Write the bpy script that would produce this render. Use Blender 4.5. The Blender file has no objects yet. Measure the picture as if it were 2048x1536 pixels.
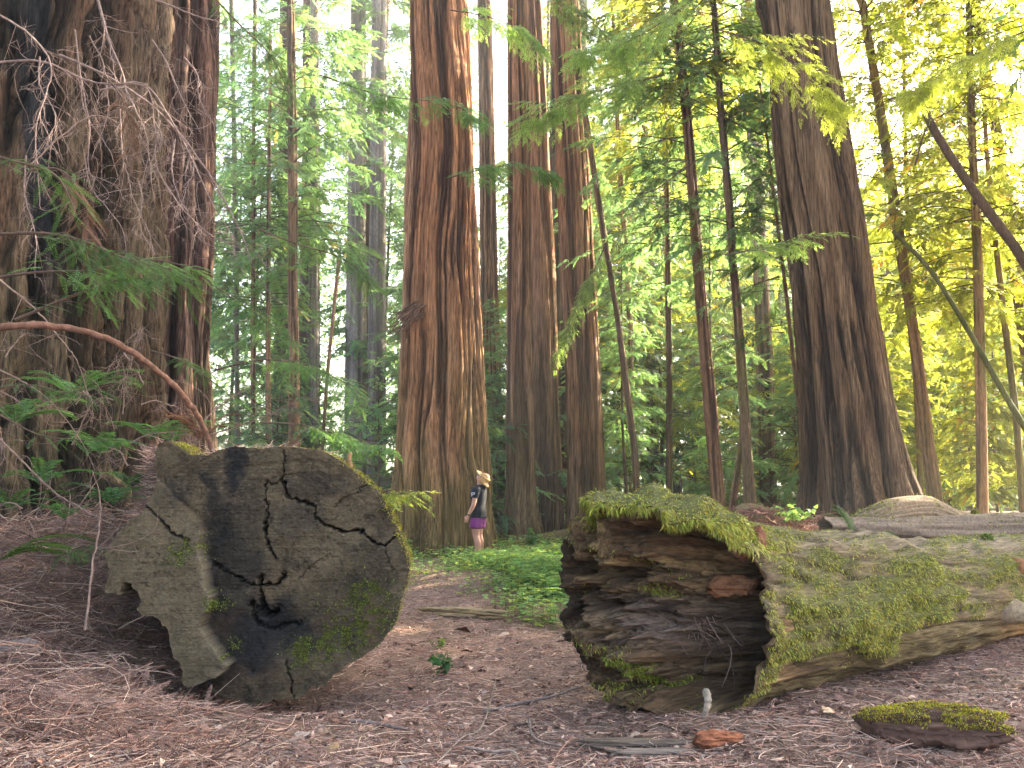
import bpy, math
import numpy as np

# ---------------------------------------------------------------- camera, sky, sun, exposure
scene = bpy.context.scene
FPX, CX, CY, CAMZ, HOR = 1800.0, 1024.0, 768.0, 1.39, 980.0     # focal length in photo pixels, centre, eye height, horizon row
PITCH = math.atan((HOR - CY) / FPX)
cam = bpy.data.cameras.new('camera')
cam.sensor_width = 36.0
cam.lens = FPX / 2048.0 * 36.0
cam.clip_start, cam.clip_end = 0.05, 2000.0
cam_ob = bpy.data.objects.new('camera', cam)
scene.collection.objects.link(cam_ob)
cam_ob.location = (0, 0, CAMZ)
cam_ob.rotation_euler = (math.pi / 2 + PITCH, 0, 0)
scene.camera = cam_ob

SUN_EL, SUN_AZ = math.radians(25.0), math.radians(55.0)         # azimuth from +Y towards +X
world = bpy.data.worlds.new('World')
scene.world = world
world.use_nodes = True
wn = world.node_tree.nodes
bg = wn['Background']
sky = wn.new('ShaderNodeTexSky')
sky.sky_type = 'NISHITA'
sky.sun_disc = False
sky.sun_elevation = SUN_EL
sky.sun_rotation = SUN_AZ
sky.dust_density = 5.0
sky.air_density = 0.6
sky.ozone_density = 0.4
world.node_tree.links.new(sky.outputs[0], bg.inputs[0])
bg.inputs[1].default_value = 0.15

sun = bpy.data.lights.new('sun', 'SUN')
sun.energy = 5.0
sun.angle = math.radians(0.5)
sun.color = (1.0, 0.88, 0.66)
sun_ob = bpy.data.objects.new('sun', sun)
scene.collection.objects.link(sun_ob)
sun_ob.rotation_euler = (math.pi / 2 - SUN_EL, 0, math.pi - SUN_AZ)

scene.view_settings.view_transform = 'Standard'
scene.view_settings.look = 'None'
scene.view_settings.gamma = 1.0
scene.view_settings.exposure = 3.33
scene.cycles.use_denoising = True
scene.cycles.max_bounces = 7
scene.cycles.diffuse_bounces = 4
scene.cycles.glossy_bounces = 2
scene.cycles.transmission_bounces = 4
scene.cycles.use_adaptive_sampling = True
scene.cycles.adaptive_threshold = 0.02

# ---------------------------------------------------------------- helpers
C = scene.collection
RNG = np.random.default_rng(7)
CP, SP = math.cos(PITCH), math.sin(PITCH)

def at(px, py, d):
    """the point at photo pixel (px, py) standing d metres ahead"""
    xc, yc = (px - CX) / FPX, -(py - CY) / FPX
    v = np.array([xc, CP - yc * SP, SP + yc * CP])
    return np.array([0, 0, CAMZ]) + v * (d / v[1])

def xat(px, d):
    return at(px, HOR, d)[0]

def smooth(a, b, x):
    t = np.clip((np.asarray(x, float) - a) / (b - a), 0, 1)
    return t * t * (3 - 2 * t)

def _hash(ix, iy, iz, seed):
    h = (ix.astype(np.uint32) * np.uint32(374761393) + iy.astype(np.uint32) * np.uint32(668265263)
         + iz.astype(np.uint32) * np.uint32(2147483647) + np.uint32(seed * 974634777 & 0xffffffff))
    h = (h ^ (h >> np.uint32(13))) * np.uint32(1274126177)
    h = (h ^ (h >> np.uint32(15))) * np.uint32(2246822519)
    h = h ^ (h >> np.uint32(16))
    return (h & np.uint32(0xffffff)).astype(np.float64) / 0xffffff

def vnoise(x, y, z, seed=0):
    x, y, z = np.broadcast_arrays(np.asarray(x, float), np.asarray(y, float), np.asarray(z, float))
    fx, fy, fz = np.floor(x), np.floor(y), np.floor(z)
    ix, iy, iz = fx.astype(np.int64), fy.astype(np.int64), fz.astype(np.int64)
    u, v, w = x - fx, y - fy, z - fz
    u, v, w = u * u * (3 - 2 * u), v * v * (3 - 2 * v), w * w * (3 - 2 * w)
    r = 0
    for dx in (0, 1):
        for dy in (0, 1):
            for dz in (0, 1):
                k = (u if dx else 1 - u) * (v if dy else 1 - v) * (w if dz else 1 - w)
                r = r + k * _hash(ix + dx, iy + dy, iz + dz, seed)
    return r

def fbm(x, y, z, seed=0, octv=4, gain=0.5):
    r, a, t = 0, 1.0, 0
    for o in range(octv):
        r = r + a * vnoise(np.asarray(x) * 2**o + 11.3 * o, np.asarray(y) * 2**o + 5.7 * o, np.asarray(z) * 2**o, seed + o)
        t += a
        a *= gain
    return r / t

def gz(x, y):
    """height of the forest floor"""
    x, y = np.asarray(x, float), np.asarray(y, float)
    right = 0.84 * smooth(1.2, 4.2, x) * smooth(9.0, 14.0, y)
    far = 1.1 * smooth(21, 36, y)
    z = np.maximum(right, far)
    bank = smooth(-1.7, -4.3, x) * smooth(4.6, 8.2, y)
    z = z + 0.95 * bank + 0.22 * smooth(-1.3, -2.4, x) * smooth(6.4, 4.9, y)
    z = z + 0.12 * np.exp(-((x - 0.2) / 1.9)**2 - ((y - 13.5) / 2.6)**2)
    z = z - 0.05 * np.exp(-((x - 0.05) / 0.7)**2) * smooth(12, 8, y)
    z = z - 0.30 * np.exp(-((x + 1.45) / 0.62)**2 - ((y - 6.30) / 0.36)**2) - 0.10 * np.exp(-((x - 1.15) / 0.5)**2 - ((y - 6.1) / 0.35)**2)
    z = z + (fbm(x * 0.7, y * 0.7, 0, 3, 3) - 0.5) * 0.16 + (fbm(x * 4, y * 4, 0, 5, 3) - 0.5) * 0.05
    return z

def link(o, parent=None):
    C.objects.link(o)
    if parent is not None:
        o.parent = parent
    return o

def tag(o, label=None, cat=None, group=None, kind=None):
    for k, v in (('label', label), ('category', cat), ('group', group), ('kind', kind)):
        if v:
            o[k] = v
    return o

def empty(name, loc, label, cat, group=None):
    o = bpy.data.objects.new(name, None)
    o.location = [float(a) for a in loc]
    o.empty_display_size = 0.2
    link(o)
    return tag(o, label, cat, group)

def mesh(name, V, F, mat, parent=None, col=None, smooth_=True, offset=None, mats=None, midx=None, mesh_only=False):
    """V (n,3) points; F an index array (m,k) or a list of them; one mesh object"""
    V = np.asarray(V, float)
    if offset is not None:
        V = V - np.asarray(offset, float)
    Fs = F if isinstance(F, list) else [F]
    Fs = [np.asarray(f, np.int64) for f in Fs if len(f)]
    me = bpy.data.meshes.new(name)
    me.vertices.add(len(V))
    me.vertices.foreach_set('co', V.astype(np.float32).ravel())
    nl = sum(f.size for f in Fs)
    npoly = sum(len(f) for f in Fs)
    me.loops.add(nl)
    me.polygons.add(npoly)
    me.loops.foreach_set('vertex_index', np.concatenate([f.ravel() for f in Fs]).astype(np.int32))
    tot = np.concatenate([np.full(len(f), f.shape[1]) for f in Fs])
    st = np.concatenate([[0], np.cumsum(tot)[:-1]])
    me.polygons.foreach_set('loop_start', st.astype(np.int32))
    me.polygons.foreach_set('loop_total', tot.astype(np.int32))
    if smooth_:
        me.polygons.foreach_set('use_smooth', np.ones(npoly, bool))
    if midx is not None:
        me.polygons.foreach_set('material_index', np.asarray(midx, np.int32))
    me.update(calc_edges=True)
    me.validate()
    if col is not None:
        a = me.color_attributes.new('Col', 'FLOAT_COLOR', 'POINT')
        c = np.ones((len(V), 4), np.float32)
        c[:, :3] = np.asarray(col)
        a.data.foreach_set('color', c.ravel())
    for m in (mats or [mat]):
        me.materials.append(m)
    if mesh_only:
        return me
    return link(bpy.data.objects.new(name, me), parent)

def grid_faces(nr, nc, wrap=False):
    """quads over a (nr, nc) grid of points; wrap joins the last column to the first"""
    i = np.arange(nr - 1)[:, None]
    j = np.arange(nc if wrap else nc - 1)[None, :]
    a = i * nc + j
    b = i * nc + (j + 1) % nc
    return np.stack([a, b, b + nc, a + nc], -1).reshape(-1, 4)

def norm(v):
    v = np.asarray(v, float)
    return v / (np.linalg.norm(v, axis=-1, keepdims=True) + 1e-12)

def sticks(P0, D, L, R, bend=None, S=3, K=3, taper=0.6, seed=0):
    """many bent twigs at once: start P0, direction D, length L, radius R, sideways bend vector"""
    P0, D, L, R = np.asarray(P0, float), norm(D), np.asarray(L, float), np.asarray(R, float)
    n = len(P0)
    t = np.linspace(0, 1, S)
    ctr = P0[:, None] + D[:, None] * (L[:, None] * t)[..., None]
    if bend is not None:
        ctr = ctr + np.asarray(bend)[:, None] * (4 * t * (1 - t) if S > 2 else t)[None, :, None]
    ref = np.where(np.abs(D[:, 2:3]) > 0.9, np.array([[1.0, 0, 0]]), np.array([[0, 0, 1.0]]))
    u = norm(np.cross(D, ref))
    v = np.cross(D, u)
    a = np.arange(K) * 2 * math.pi / K
    ring = u[:, None] * np.cos(a)[None, :, None] + v[:, None] * np.sin(a)[None, :, None]
    rad = R[:, None] * (1 - (1 - taper) * t)
    V = ctr[:, :, None] + ring[:, None] * rad[..., None, None]
    f = grid_faces(S, K, True)
    F = f[None] + (np.arange(n) * S * K)[:, None, None]
    return V.reshape(-1, 3), F.reshape(-1, 4), S * K

def tube(P, R, K=8, cap=True):
    """one tube along the polyline P with a radius per point"""
    P, R = np.asarray(P, float), np.asarray(R, float)
    T = norm(np.gradient(P, axis=0))
    ref = np.array([0.13, 0.21, 0.97]) if abs(T[0][2]) < 0.8 else np.array([0.97, 0.2, 0.1])
    u = norm(np.cross(T, ref))
    v = np.cross(T, u)
    a = np.arange(K) * 2 * math.pi / K
    V = P[:, None] + (u[:, None] * np.cos(a)[None, :, None] + v[:, None] * np.sin(a)[None, :, None]) * R[:, None, None]
    F = [grid_faces(len(P), K, True)]
    V = V.reshape(-1, 3)
    if cap:
        F.append(np.array([np.arange(K)[::-1], np.arange(K) + (len(P) - 1) * K]))
    return V, F

def spline(P, n):
    """a smooth curve through the points P, n samples"""
    P = np.asarray(P, float)
    m = len(P)
    Q = np.vstack([2 * P[0] - P[1], P, 2 * P[-1] - P[-2]])
    t = np.linspace(0, m - 1 - 1e-9, n)
    i = t.astype(int)
    f = (t - i)[:, None]
    a, b, c, d = Q[i], Q[i + 1], Q[i + 2], Q[i + 3]
    return 0.5 * (2 * b + (c - a) * f + (2 * a - 5 * b + 4 * c - d) * f**2 + (3 * b - a - 3 * c + d) * f**3)

def merge(parts):
    """[(V, F list)] -> V, F list"""
    Vs, Fs, o = [], [], 0
    for V, F in parts:
        for f in (F if isinstance(F, list) else [F]):
            Fs.append(np.asarray(f) + o)
        Vs.append(V)
        o += len(V)
    return np.vstack(Vs), Fs

# ---------------------------------------------------------------- materials
def mat_new(name):
    m = bpy.data.materials.new(name)
    m.use_nodes = True
    nt = m.node_tree
    return m, nt, nt.nodes['Principled BSDF']

def rough_mat(name, scale=(20, 20, 20), amt=0.5, bump=0.5, dist=0.02, rough=0.9, detail=6, contrast=(0.3, 0.7), base=None, spec=0.2, rot=None):
    """vertex colour (or a base colour) broken up by object-space noise, with bump"""
    m, nt, b = mat_new(name)
    N = nt.nodes.new
    Lk = nt.links.new
    tc = N('ShaderNodeTexCoord')
    mp = N('ShaderNodeMapping')
    if rot is None:
        mp.inputs['Scale'].default_value = scale
    else:                                                   # grain laid along a turned axis
        mp.vector_type = 'TEXTURE'
        mp.inputs['Rotation'].default_value = (0, 0, rot)
        mp.inputs['Scale'].default_value = tuple(1.0 / q for q in scale)
    Lk(tc.outputs['Object'], mp.inputs[0])
    nz = N('ShaderNodeTexNoise')
    nz.inputs['Scale'].default_value = 1.0
    nz.inputs['Detail'].default_value = detail
    nz.inputs['Roughness'].default_value = 0.65
    Lk(mp.outputs[0], nz.inputs[0])
    mr = N('ShaderNodeMapRange')
    mr.inputs[1].default_value, mr.inputs[2].default_value = contrast
    mr.inputs[3].default_value, mr.inputs[4].default_value = 1 - amt, 1 + amt
    Lk(nz.outputs[0], mr.inputs[0])
    mx = N('ShaderNodeVectorMath')
    mx.operation = 'MULTIPLY'
    if base is None:
        at_ = N('ShaderNodeAttribute')
        at_.attribute_name = 'Col'
        Lk(at_.outputs['Color'], mx.inputs[0])
    else:
        mx.inputs[0].default_value = base
    Lk(mr.outputs[0], mx.inputs[1])
    Lk(mx.outputs[0], b.inputs['Base Color'])
    b.inputs['Roughness'].default_value = rough
    b.inputs['Specular IOR Level'].default_value = spec
    bp = N('ShaderNodeBump')
    bp.inputs['Strength'].default_value = bump
    bp.inputs['Distance'].default_value = dist
    Lk(nz.outputs[0], bp.inputs['Height'])
    Lk(bp.outputs[0], b.inputs['Normal'])
    return m

def leaf_mat(name, base, trans, tf=0.5, var=0.35):
    m, nt, b = mat_new(name)
    N = nt.nodes.new
    Lk = nt.links.new
    at_ = N('ShaderNodeAttribute')
    at_.attribute_name = 'Col'
    oi = N('ShaderNodeObjectInfo')
    mr = N('ShaderNodeMapRange')
    mr.inputs[3].default_value, mr.inputs[4].default_value = 1 - var, 1 + var
    Lk(oi.outputs['Random'], mr.inputs[0])
    k = N('ShaderNodeVectorMath'); k.operation = 'MULTIPLY'
    Lk(at_.outputs['Color'], k.inputs[0]); Lk(mr.outputs[0], k.inputs[1])
    c1 = N('ShaderNodeVectorMath'); c1.operation = 'MULTIPLY'
    c1.inputs[0].default_value = base
    Lk(k.outputs[0], c1.inputs[1])
    c2 = N('ShaderNodeVectorMath'); c2.operation = 'MULTIPLY'
    c2.inputs[0].default_value = trans
    Lk(k.outputs[0], c2.inputs[1])
    Lk(c1.outputs[0], b.inputs['Base Color'])
    b.inputs['Roughness'].default_value = 0.55
    b.inputs['Specular IOR Level'].default_value = 0.3
    tr = N('ShaderNodeBsdfTranslucent')
    Lk(c2.outputs[0], tr.inputs[0])
    ms = N('ShaderNodeMixShader')
    ms.inputs[0].default_value = tf
    Lk(b.outputs[0], ms.inputs[1]); Lk(tr.outputs[0], ms.inputs[2])
    Lk(ms.outputs[0], nt.nodes['Material Output'].inputs[0])
    return m

M = {}
M['bark'] = rough_mat('redwood_bark', (38, 38, 1.8), 0.75, 1.0, 0.04, 0.95, 7, (0.34, 0.66))
M['bark_near'] = rough_mat('shaggy_bark', (34, 34, 4.5), 0.8, 1.0, 0.05, 0.95, 8, (0.34, 0.66))
M['thin_bark'] = rough_mat('thin_bark', (40, 40, 6), 0.5, 0.6, 0.01, 0.9)
M['litter'] = rough_mat('litter', (60, 60, 60), 0.3, 0.3, 0.003, 0.85)
M['ground'] = rough_mat('forest_floor', (45, 45, 45), 0.65, 0.9, 0.03, 0.95, 8)
M['cut_face'] = rough_mat('weathered_cut_wood', (55, 55, 95), 0.42, 0.9, 0.006, 0.85, 9, (0.3, 0.7))
M['wood'] = rough_mat('weathered_wood', (30, 30, 30), 0.45, 0.7, 0.012, 0.88, 7)
M['log_grain'] = rough_mat('log_grain', (5, 55, 55), 0.6, 1.0, 0.02, 0.9, 8, (0.32, 0.68), rot=math.atan2(0.637, 0.771))
M['grain'] = rough_mat('grained_wood', (4, 60, 60), 0.4, 0.6, 0.006, 0.85, 6)
M['moss'] = leaf_mat('moss', (0.27, 0.26, 0.040), (0.32, 0.33, 0.03), 0.25, 0.1)
M['leaf'] = leaf_mat('redwood_leaf', (0.090, 0.165, 0.088), (0.26, 0.44, 0.13), 0.5)
M['leaf_light'] = leaf_mat('sunlit_pale_leaf', (0.110, 0.165, 0.045), (0.56, 0.62, 0.08), 0.58)  # yellower species, with the glow of the sun painted into its colours
M['leaf_near'] = leaf_mat('near_leaf', (0.07, 0.15, 0.05), (0.16, 0.30, 0.06), 0.45)
M['dead_leaf'] = leaf_mat('dead_leaf', (0.20, 0.11, 0.07), (0.16, 0.08, 0.04), 0.3)
M['branch'] = rough_mat('branch_wood', (30, 30, 30), 0.35, 0.4, 0.005, 0.85, base=(0.11, 0.075, 0.055))
# ---------------------------------------------------------------- ground
def build_ground():
    def axis(lo, hi, fine0, fine1, step, grow):
        a = list(np.arange(fine0, fine1, step))
        s = step
        while a[-1] < hi:
            s *= grow
            a.append(a[-1] + s)
        s = step
        while a[0] > lo:
            s *= grow
            a.insert(0, a[0] - s)
        return np.array(a)
    xs = axis(-600, 600, -5, 6, 0.045, 1.09)
    ys = axis(-60, 900, 3.6, 14, 0.045, 1.07)
    X, Y = np.meshgrid(xs, ys)
    Z = gz(X, Y)
    near = smooth(30, 12, Y) * smooth(14, 8, np.abs(X))
    Z = Z + near * ((fbm(X * 9, Y * 9, 0, 9, 3) - 0.5) * 0.045)
    n1 = fbm(X * 1.1, Y * 1.1, 0, 21, 4)
    n2 = fbm(X * 7, Y * 7, 0, 22, 3)
    c = np.array([0.270, 0.172, 0.132]) * (0.55 + 0.9 * n2[..., None])
    soil = smooth(0.5, 0.62, n1)[..., None]
    c = c * (1 - soil * 0.5) + np.array([0.14, 0.10, 0.07]) * soil * 0.5
    dusty = (np.exp(-((X + 1.1) / 0.55)**2 - ((Y - 5.4) / 0.4)**2) + np.exp(-((X - 2.6) / 1.2)**2 - ((Y - 6.6) / 0.45)**2))[..., None]
    c = c * (1 - 0.6 * dusty) + np.array([0.21, 0.165, 0.115]) * 0.6 * dusty
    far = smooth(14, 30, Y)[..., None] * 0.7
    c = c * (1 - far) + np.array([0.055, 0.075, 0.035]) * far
    V = np.stack([X, Y, Z], -1).reshape(-1, 3)
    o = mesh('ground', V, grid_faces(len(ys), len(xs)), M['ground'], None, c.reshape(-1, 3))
    tag(o, kind='structure')
build_ground()

PAL = np.array([[0.42, 0.31, 0.26], [0.27, 0.17, 0.14], [0.13, 0.075, 0.062], [0.36, 0.215, 0.16], [0.56, 0.44, 0.36],
                [0.095, 0.065, 0.06], [0.29, 0.24, 0.22], [0.21, 0.135, 0.12]]) * np.array([1.30, 1.16, 1.06])

def scatter_xy(n, rng, y0, y1, near=1.7):
    """points over the visible wedge, thinning with distance like the picture does"""
    y = y0 * (y1 / y0)**(rng.random(n)**near)
    x = (rng.random(n) * 2 - 1) * (y * 0.66 + 0.5)
    return x, y

def build_litter():
    rng = np.random.default_rng(11)
    n = 58000
    x, y = scatter_xy(n, rng, 4.0, 17, 1.25)
    keep = (rng.random(n) < 0.35 + 0.9 * fbm(x * 1.3, y * 1.3, 0, 31, 3)**1.5 * 1.6)
    x, y = x[keep], y[keep]
    n = len(x)
    az = rng.random(n) * 2 * math.pi
    el = rng.normal(0.03, 0.16, n)
    D = np.stack([np.cos(az) * np.cos(el), np.sin(az) * np.cos(el), np.sin(el)], -1)
    L = rng.gamma(2.2, 0.026, n) + 0.015
    R = 0.0011 + 0.0011 * rng.random(n) + 0.004 * L
    z = gz(x, y) + 0.004 + rng.random(n) * 0.018
    P = np.stack([x, y, z], -1) - D * L[:, None] * 0.5
    bend = rng.normal(0, 0.09, (n, 3)) * L[:, None]
    V, F, k = sticks(P, D, L, R, bend, 3, 3, 0.7)
    col = PAL[rng.integers(0, len(PAL), n)] * rng.uniform(0.6, 1.25, (n, 1))
    m = 9000
    x, y = scatter_xy(m, rng, 4.0, 13, 1.2)
    az = rng.random(m) * 6.28
    D = np.stack([np.cos(az), np.sin(az), rng.normal(0.02, 0.07, m)], -1)
    L = rng.gamma(2.5, 0.045, m) + 0.06
    P = np.stack([x, y, gz(x, y) + 0.014 + 0.012 * rng.random(m)], -1) - D * L[:, None] * 0.5
    P[:, 2] = np.maximum(P[:, 2], gz(P[:, 0], P[:, 1]) + 0.006)
    bd = rng.normal(0, 0.13, (m, 3)) * L[:, None] * [1, 1, 0.25]
    V2, F2, k2 = sticks(P, D, L, rng.uniform(0.0014, 0.0034, m), bd, 6, 3, 0.55)
    c2 = PAL[rng.choice([0, 3, 4, 6, 1], m)] * rng.uniform(0.7, 1.3, (m, 1))
    V, F = np.vstack([V, V2]), np.vstack([F, F2 + len(V)])
    o = mesh('needle_litter', V, F, M['litter'], None, np.vstack([np.repeat(col, k, 0), np.repeat(c2, k2, 0)]))
    tag(o, 'brown redwood needles and fine twigs littering the forest floor', 'litter', kind='stuff')
    # flat crumbs of bark and leaf
    n = 22000
    x, y = scatter_xy(n, rng, 4.0, 14, 1.3)
    s = rng.gamma(2, 0.0042, n) + 0.005
    a = rng.random((n, 1)) * 6.28 + np.array([0, 1.4, 3.0, 4.5]) + rng.normal(0, 0.3, (n, 4))
    rr = s[:, None] * rng.uniform(0.5, 1.3, (n, 4)) * np.where(np.arange(4) % 2 == 0, 1.7, 0.7)
    V = np.stack([x[:, None] + np.cos(a) * rr, y[:, None] + np.sin(a) * rr,
                  (gz(x, y) + 0.018)[:, None] + rng.normal(0, 0.45, (n, 4)) * s[:, None]], -1)
    col = PAL[rng.integers(0, len(PAL), n)] * rng.uniform(0.5, 1.05, (n, 1))
    o = mesh('bark_crumbs', V.reshape(-1, 3), np.arange(n * 4).reshape(-1, 4), M['litter'], None, np.repeat(col, 4, 0), False)
    tag(o, 'crumbs of bark and dry leaf strewn over the forest floor', 'litter', kind='stuff')
build_litter()

def feather(n_pairs, L, w, seed, needle=0.018):
    """a flat redwood spray: stem along +X with paired needles, lying in XY"""
    rng = np.random.default_rng(seed)
    t = np.repeat(np.linspace(0.06, 1, n_pairs), 2)
    side = np.tile([1, -1], n_pairs)
    ln = needle * (0.55 + 0.75 * np.sin(np.pi * np.clip(t * 0.85 + 0.12, 0, 1))) * rng.uniform(0.85, 1.1, len(t))
    ang = np.radians(58 - 18 * t) * side
    bx = t * L
    d = np.stack([np.cos(ang), np.sin(ang)], -1)
    p = np.stack([-d[:, 1], d[:, 0]], -1)
    hw = w * 0.5
    z0 = rng.normal(0, needle * 0.10, len(t))
    sag = -0.10 * L * t**2
    b = np.stack([bx, 0 * bx], -1)
    pts = [b, b + d * ln[:, None] * 0.5 + p * hw, b + d * ln[:, None], b + d * ln[:, None] * 0.5 - p * hw]
    zz = [sag, sag + z0 * 0.7, sag + z0 * 1.3 - ln * 0.12, sag + z0 * 0.7]
    V = np.stack([np.concatenate([q, z[:, None]], -1) for q, z in zip(pts, zz)], 1).reshape(-1, 3)
    F = np.arange(len(V)).reshape(-1, 4)
    xs = np.linspace(0, L, 5)
    sv, sf = tube(np.stack([xs, 0 * xs, -0.10 * L * (xs / L)**2], -1), np.linspace(w * 0.35, w * 0.15, 5), 3, False)
    F2 = [F, sf[0] + len(V)]
    return np.vstack([V, sv]), np.vstack(F2)

def place(T, Fq, pos, X, Y, Z, scale):
    """copy template points T to n frames"""
    n = len(pos)
    V = pos[:, None] + scale[:, None, None] * (T[None, :, 0:1] * X[:, None] + T[None, :, 1:2] * Y[:, None] + T[None, :, 2:3] * Z[:, None])
    F = Fq[None] + (np.arange(n) * len(T))[:, None, None]
    return V.reshape(-1, 3), F.reshape(-1, Fq.shape[1])

def frames(D, rng, roll=0.5, up=None):
    X = norm(D)
    U = np.array([0, 0, 1.0]) if up is None else up
    Y = norm(np.cross(np.broadcast_to(U, X.shape), X))
    Z = np.cross(X, Y)
    r = rng.normal(0, roll, len(X))[:, None]
    return X, Y * np.cos(r) + Z * np.sin(r), Z * np.cos(r) - Y * np.sin(r)

def build_debris():
    """the tangle of fallen twigs and dead sprays left of the sawn log"""
    rng = np.random.default_rng(17)
    def where(n):
        x = -1.0 - 3.6 * rng.random(n)**0.8
        y = 4.4 + 5.2 * rng.random(n)**1.1
        ok = (x > -0.60 * y - 0.4) & ~((x > -2.75 + (6.0 - y) * 0.0) & (x < -0.7) & (y > 5.9)) & ~((x > -1.9) & (y < 5.6) & (rng.random(n) < 0.75)) & ~((x > -2.35) & (y > 5.15) & (rng.random(n) < 0.7)) & ~((x > -2.25) & (y > 5.6))
        return x[ok], y[ok]
    x, y = where(9500)
    n = len(x)
    az = rng.random(n) * 6.28
    el = rng.normal(0.05, 0.25, n)
    D = np.stack([np.cos(az) * np.cos(el), np.sin(az) * np.cos(el), np.sin(el)], -1)
    L = rng.gamma(2.0, 0.11, n) + 0.06
    R = 0.0020 + 0.006 * L * rng.random(n)**2
    z = gz(x, y) + rng.random(n)**2 * 0.20 + 0.01
    P = np.stack([x, y, z], -1) - D * L[:, None] * 0.5
    P[:, 2] = np.maximum(P[:, 2], gz(P[:, 0], P[:, 1]) + 0.005)
    bend = rng.normal(0, 0.10, (n, 3)) * L[:, None]
    V, F, k = sticks(P, D, L, R, bend, 5, 3, 0.4)
    col = PAL[rng.integers(0, len(PAL), n)] * rng.uniform(0.55, 1.2, (n, 1))
    # dead feathery sprays
    T, Fq = feather(16, 0.16, 0.0035, 5)
    x, y = where(4200)
    m = len(x)
    az = rng.random(m) * 6.28
    el = rng.normal(0.0, 0.35, m)
    D2 = np.stack([np.cos(az) * np.cos(el), np.sin(az) * np.cos(el), np.sin(el)], -1)
    X, Y, Z = frames(D2, rng, 0.8)
    pos = np.stack([x, y, gz(x, y) + 0.02 + rng.random(m)**2 * 0.18], -1)
    V2, F2 = place(T, Fq, pos, X, Y, Z, rng.uniform(0.6, 1.5, m))
    c2 = (np.array([[0.25, 0.155, 0.125]]) * rng.uniform(0.5, 1.35, (m, 1)))
    o = mesh('fallen_twigs', np.vstack([V, V2]), np.vstack([F, F2 + len(V)]), M['litter'], None,
             np.vstack([np.repeat(col, k, 0), np.repeat(c2, len(T), 0)]))
    tag(o, 'brown tangle of fallen twigs and dead sprays banked beside the sawn log', 'brushwood', kind='stuff')
    # sprays scattered over the open path
    n = 2600
    x, y = scatter_xy(n, rng, 4.2, 12, 1.2)
    az = rng.random(n) * 6.28
    el = rng.normal(0.0, 0.12, n)
    D2 = np.stack([np.cos(az) * np.cos(el), np.sin(az) * np.cos(el), np.sin(el)], -1)
    X, Y, Z = frames(D2, rng, 0.25)
    V, F = place(T, Fq, np.stack([x, y, gz(x, y) + 0.022], -1), X, Y, Z, rng.uniform(0.35, 1.0, n))
    c2 = np.array([[0.27, 0.165, 0.135]]) * rng.uniform(0.55, 1.3, (n, 1))
    o = mesh('dead_sprays', V, F, M['litter'], None, np.repeat(c2, len(T), 0))
    tag(o, 'dead brown redwood sprays lying over the path', 'litter', kind='stuff')
build_debris()

# ---------------------------------------------------------------- moss tufts
def moss_blades(P, Nrm, rng, lmin, lmax, hang=0.75, w=0.0035, tint=(1, 1, 1)):
    """little hanging blades rooted on surface points"""
    n = len(P)
    D = norm(Nrm * rng.uniform(0.3, 0.9, (n, 1)) + np.array([0, 0, -hang]) + rng.normal(0, 0.35, (n, 3)))
    L = rng.uniform(lmin, lmax, n)
    S = norm(np.cross(D, Nrm + rng.normal(0, 0.4, (n, 3))))
    ww = w * rng.uniform(0.6, 1.5, n)
    b = P - Nrm * 0.004
    mid = b + D * L[:, None] * 0.55 + Nrm * (L * 0.15)[:, None]
    tip = b + D * L[:, None]
    V = np.stack([b, mid + S * ww[:, None], tip, mid - S * ww[:, None]], 1).reshape(-1, 3)
    c = np.array(tint) * rng.uniform(0.45, 1.5, (n, 1)) * (1 + rng.normal(0, 0.12, (n, 3)))
    return V, np.arange(4 * n).reshape(-1, 4), np.repeat(np.clip(c, 0.05, 3), 4, 0)

def surface_points(V, F, W, n, rng):
    """n random points on quads F, weighted by area and by the per-vertex weight W; with normals and the weight found"""
    V = np.asarray(V)
    A, B, Cc, D = V[F[:, 0]], V[F[:, 1]], V[F[:, 2]], V[F[:, 3]]
    nr = np.cross(Cc - A, D - B)
    area = np.linalg.norm(nr, axis=1) * 0.5
    p = area * W[F].mean(1)
    p = p / p.sum()
    i = rng.choice(len(F), n, p=p)
    u, v = rng.random((n, 1)), rng.random((n, 1))
    P = A[i] * (1 - u) * (1 - v) + B[i] * u * (1 - v) + Cc[i] * u * v + D[i] * (1 - u) * v
    return P, norm(nr[i])
# ---------------------------------------------------------------- sawn log on the left
def inside(px, pz, poly):
    r = np.zeros(px.shape, bool)
    n = len(poly)
    for i in range(n):
        (x1, y1), (x2, y2) = poly[i], poly[(i + 1) % n]
        c = ((y1 > pz) != (y2 > pz))
        xi = (x2 - x1) * (pz - y1) / (y2 - y1 + 1e-12) + x1
        r ^= c & (px < xi)
    return r

def dist_poly(x, y, pts):
    d = np.full(x.shape, 1e9)
    t_best = np.zeros(x.shape)
    for i in range(len(pts) - 1):
        a, b = np.array(pts[i], float), np.array(pts[i + 1], float)
        ab = b - a
        t = np.clip(((x - a[0]) * ab[0] + (y - a[1]) * ab[1]) / (ab @ ab), 0, 1)
        q = np.hypot(x - a[0] - t * ab[0], y - a[1] - t * ab[1])
        d = np.minimum(d, q)
    return d

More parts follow.
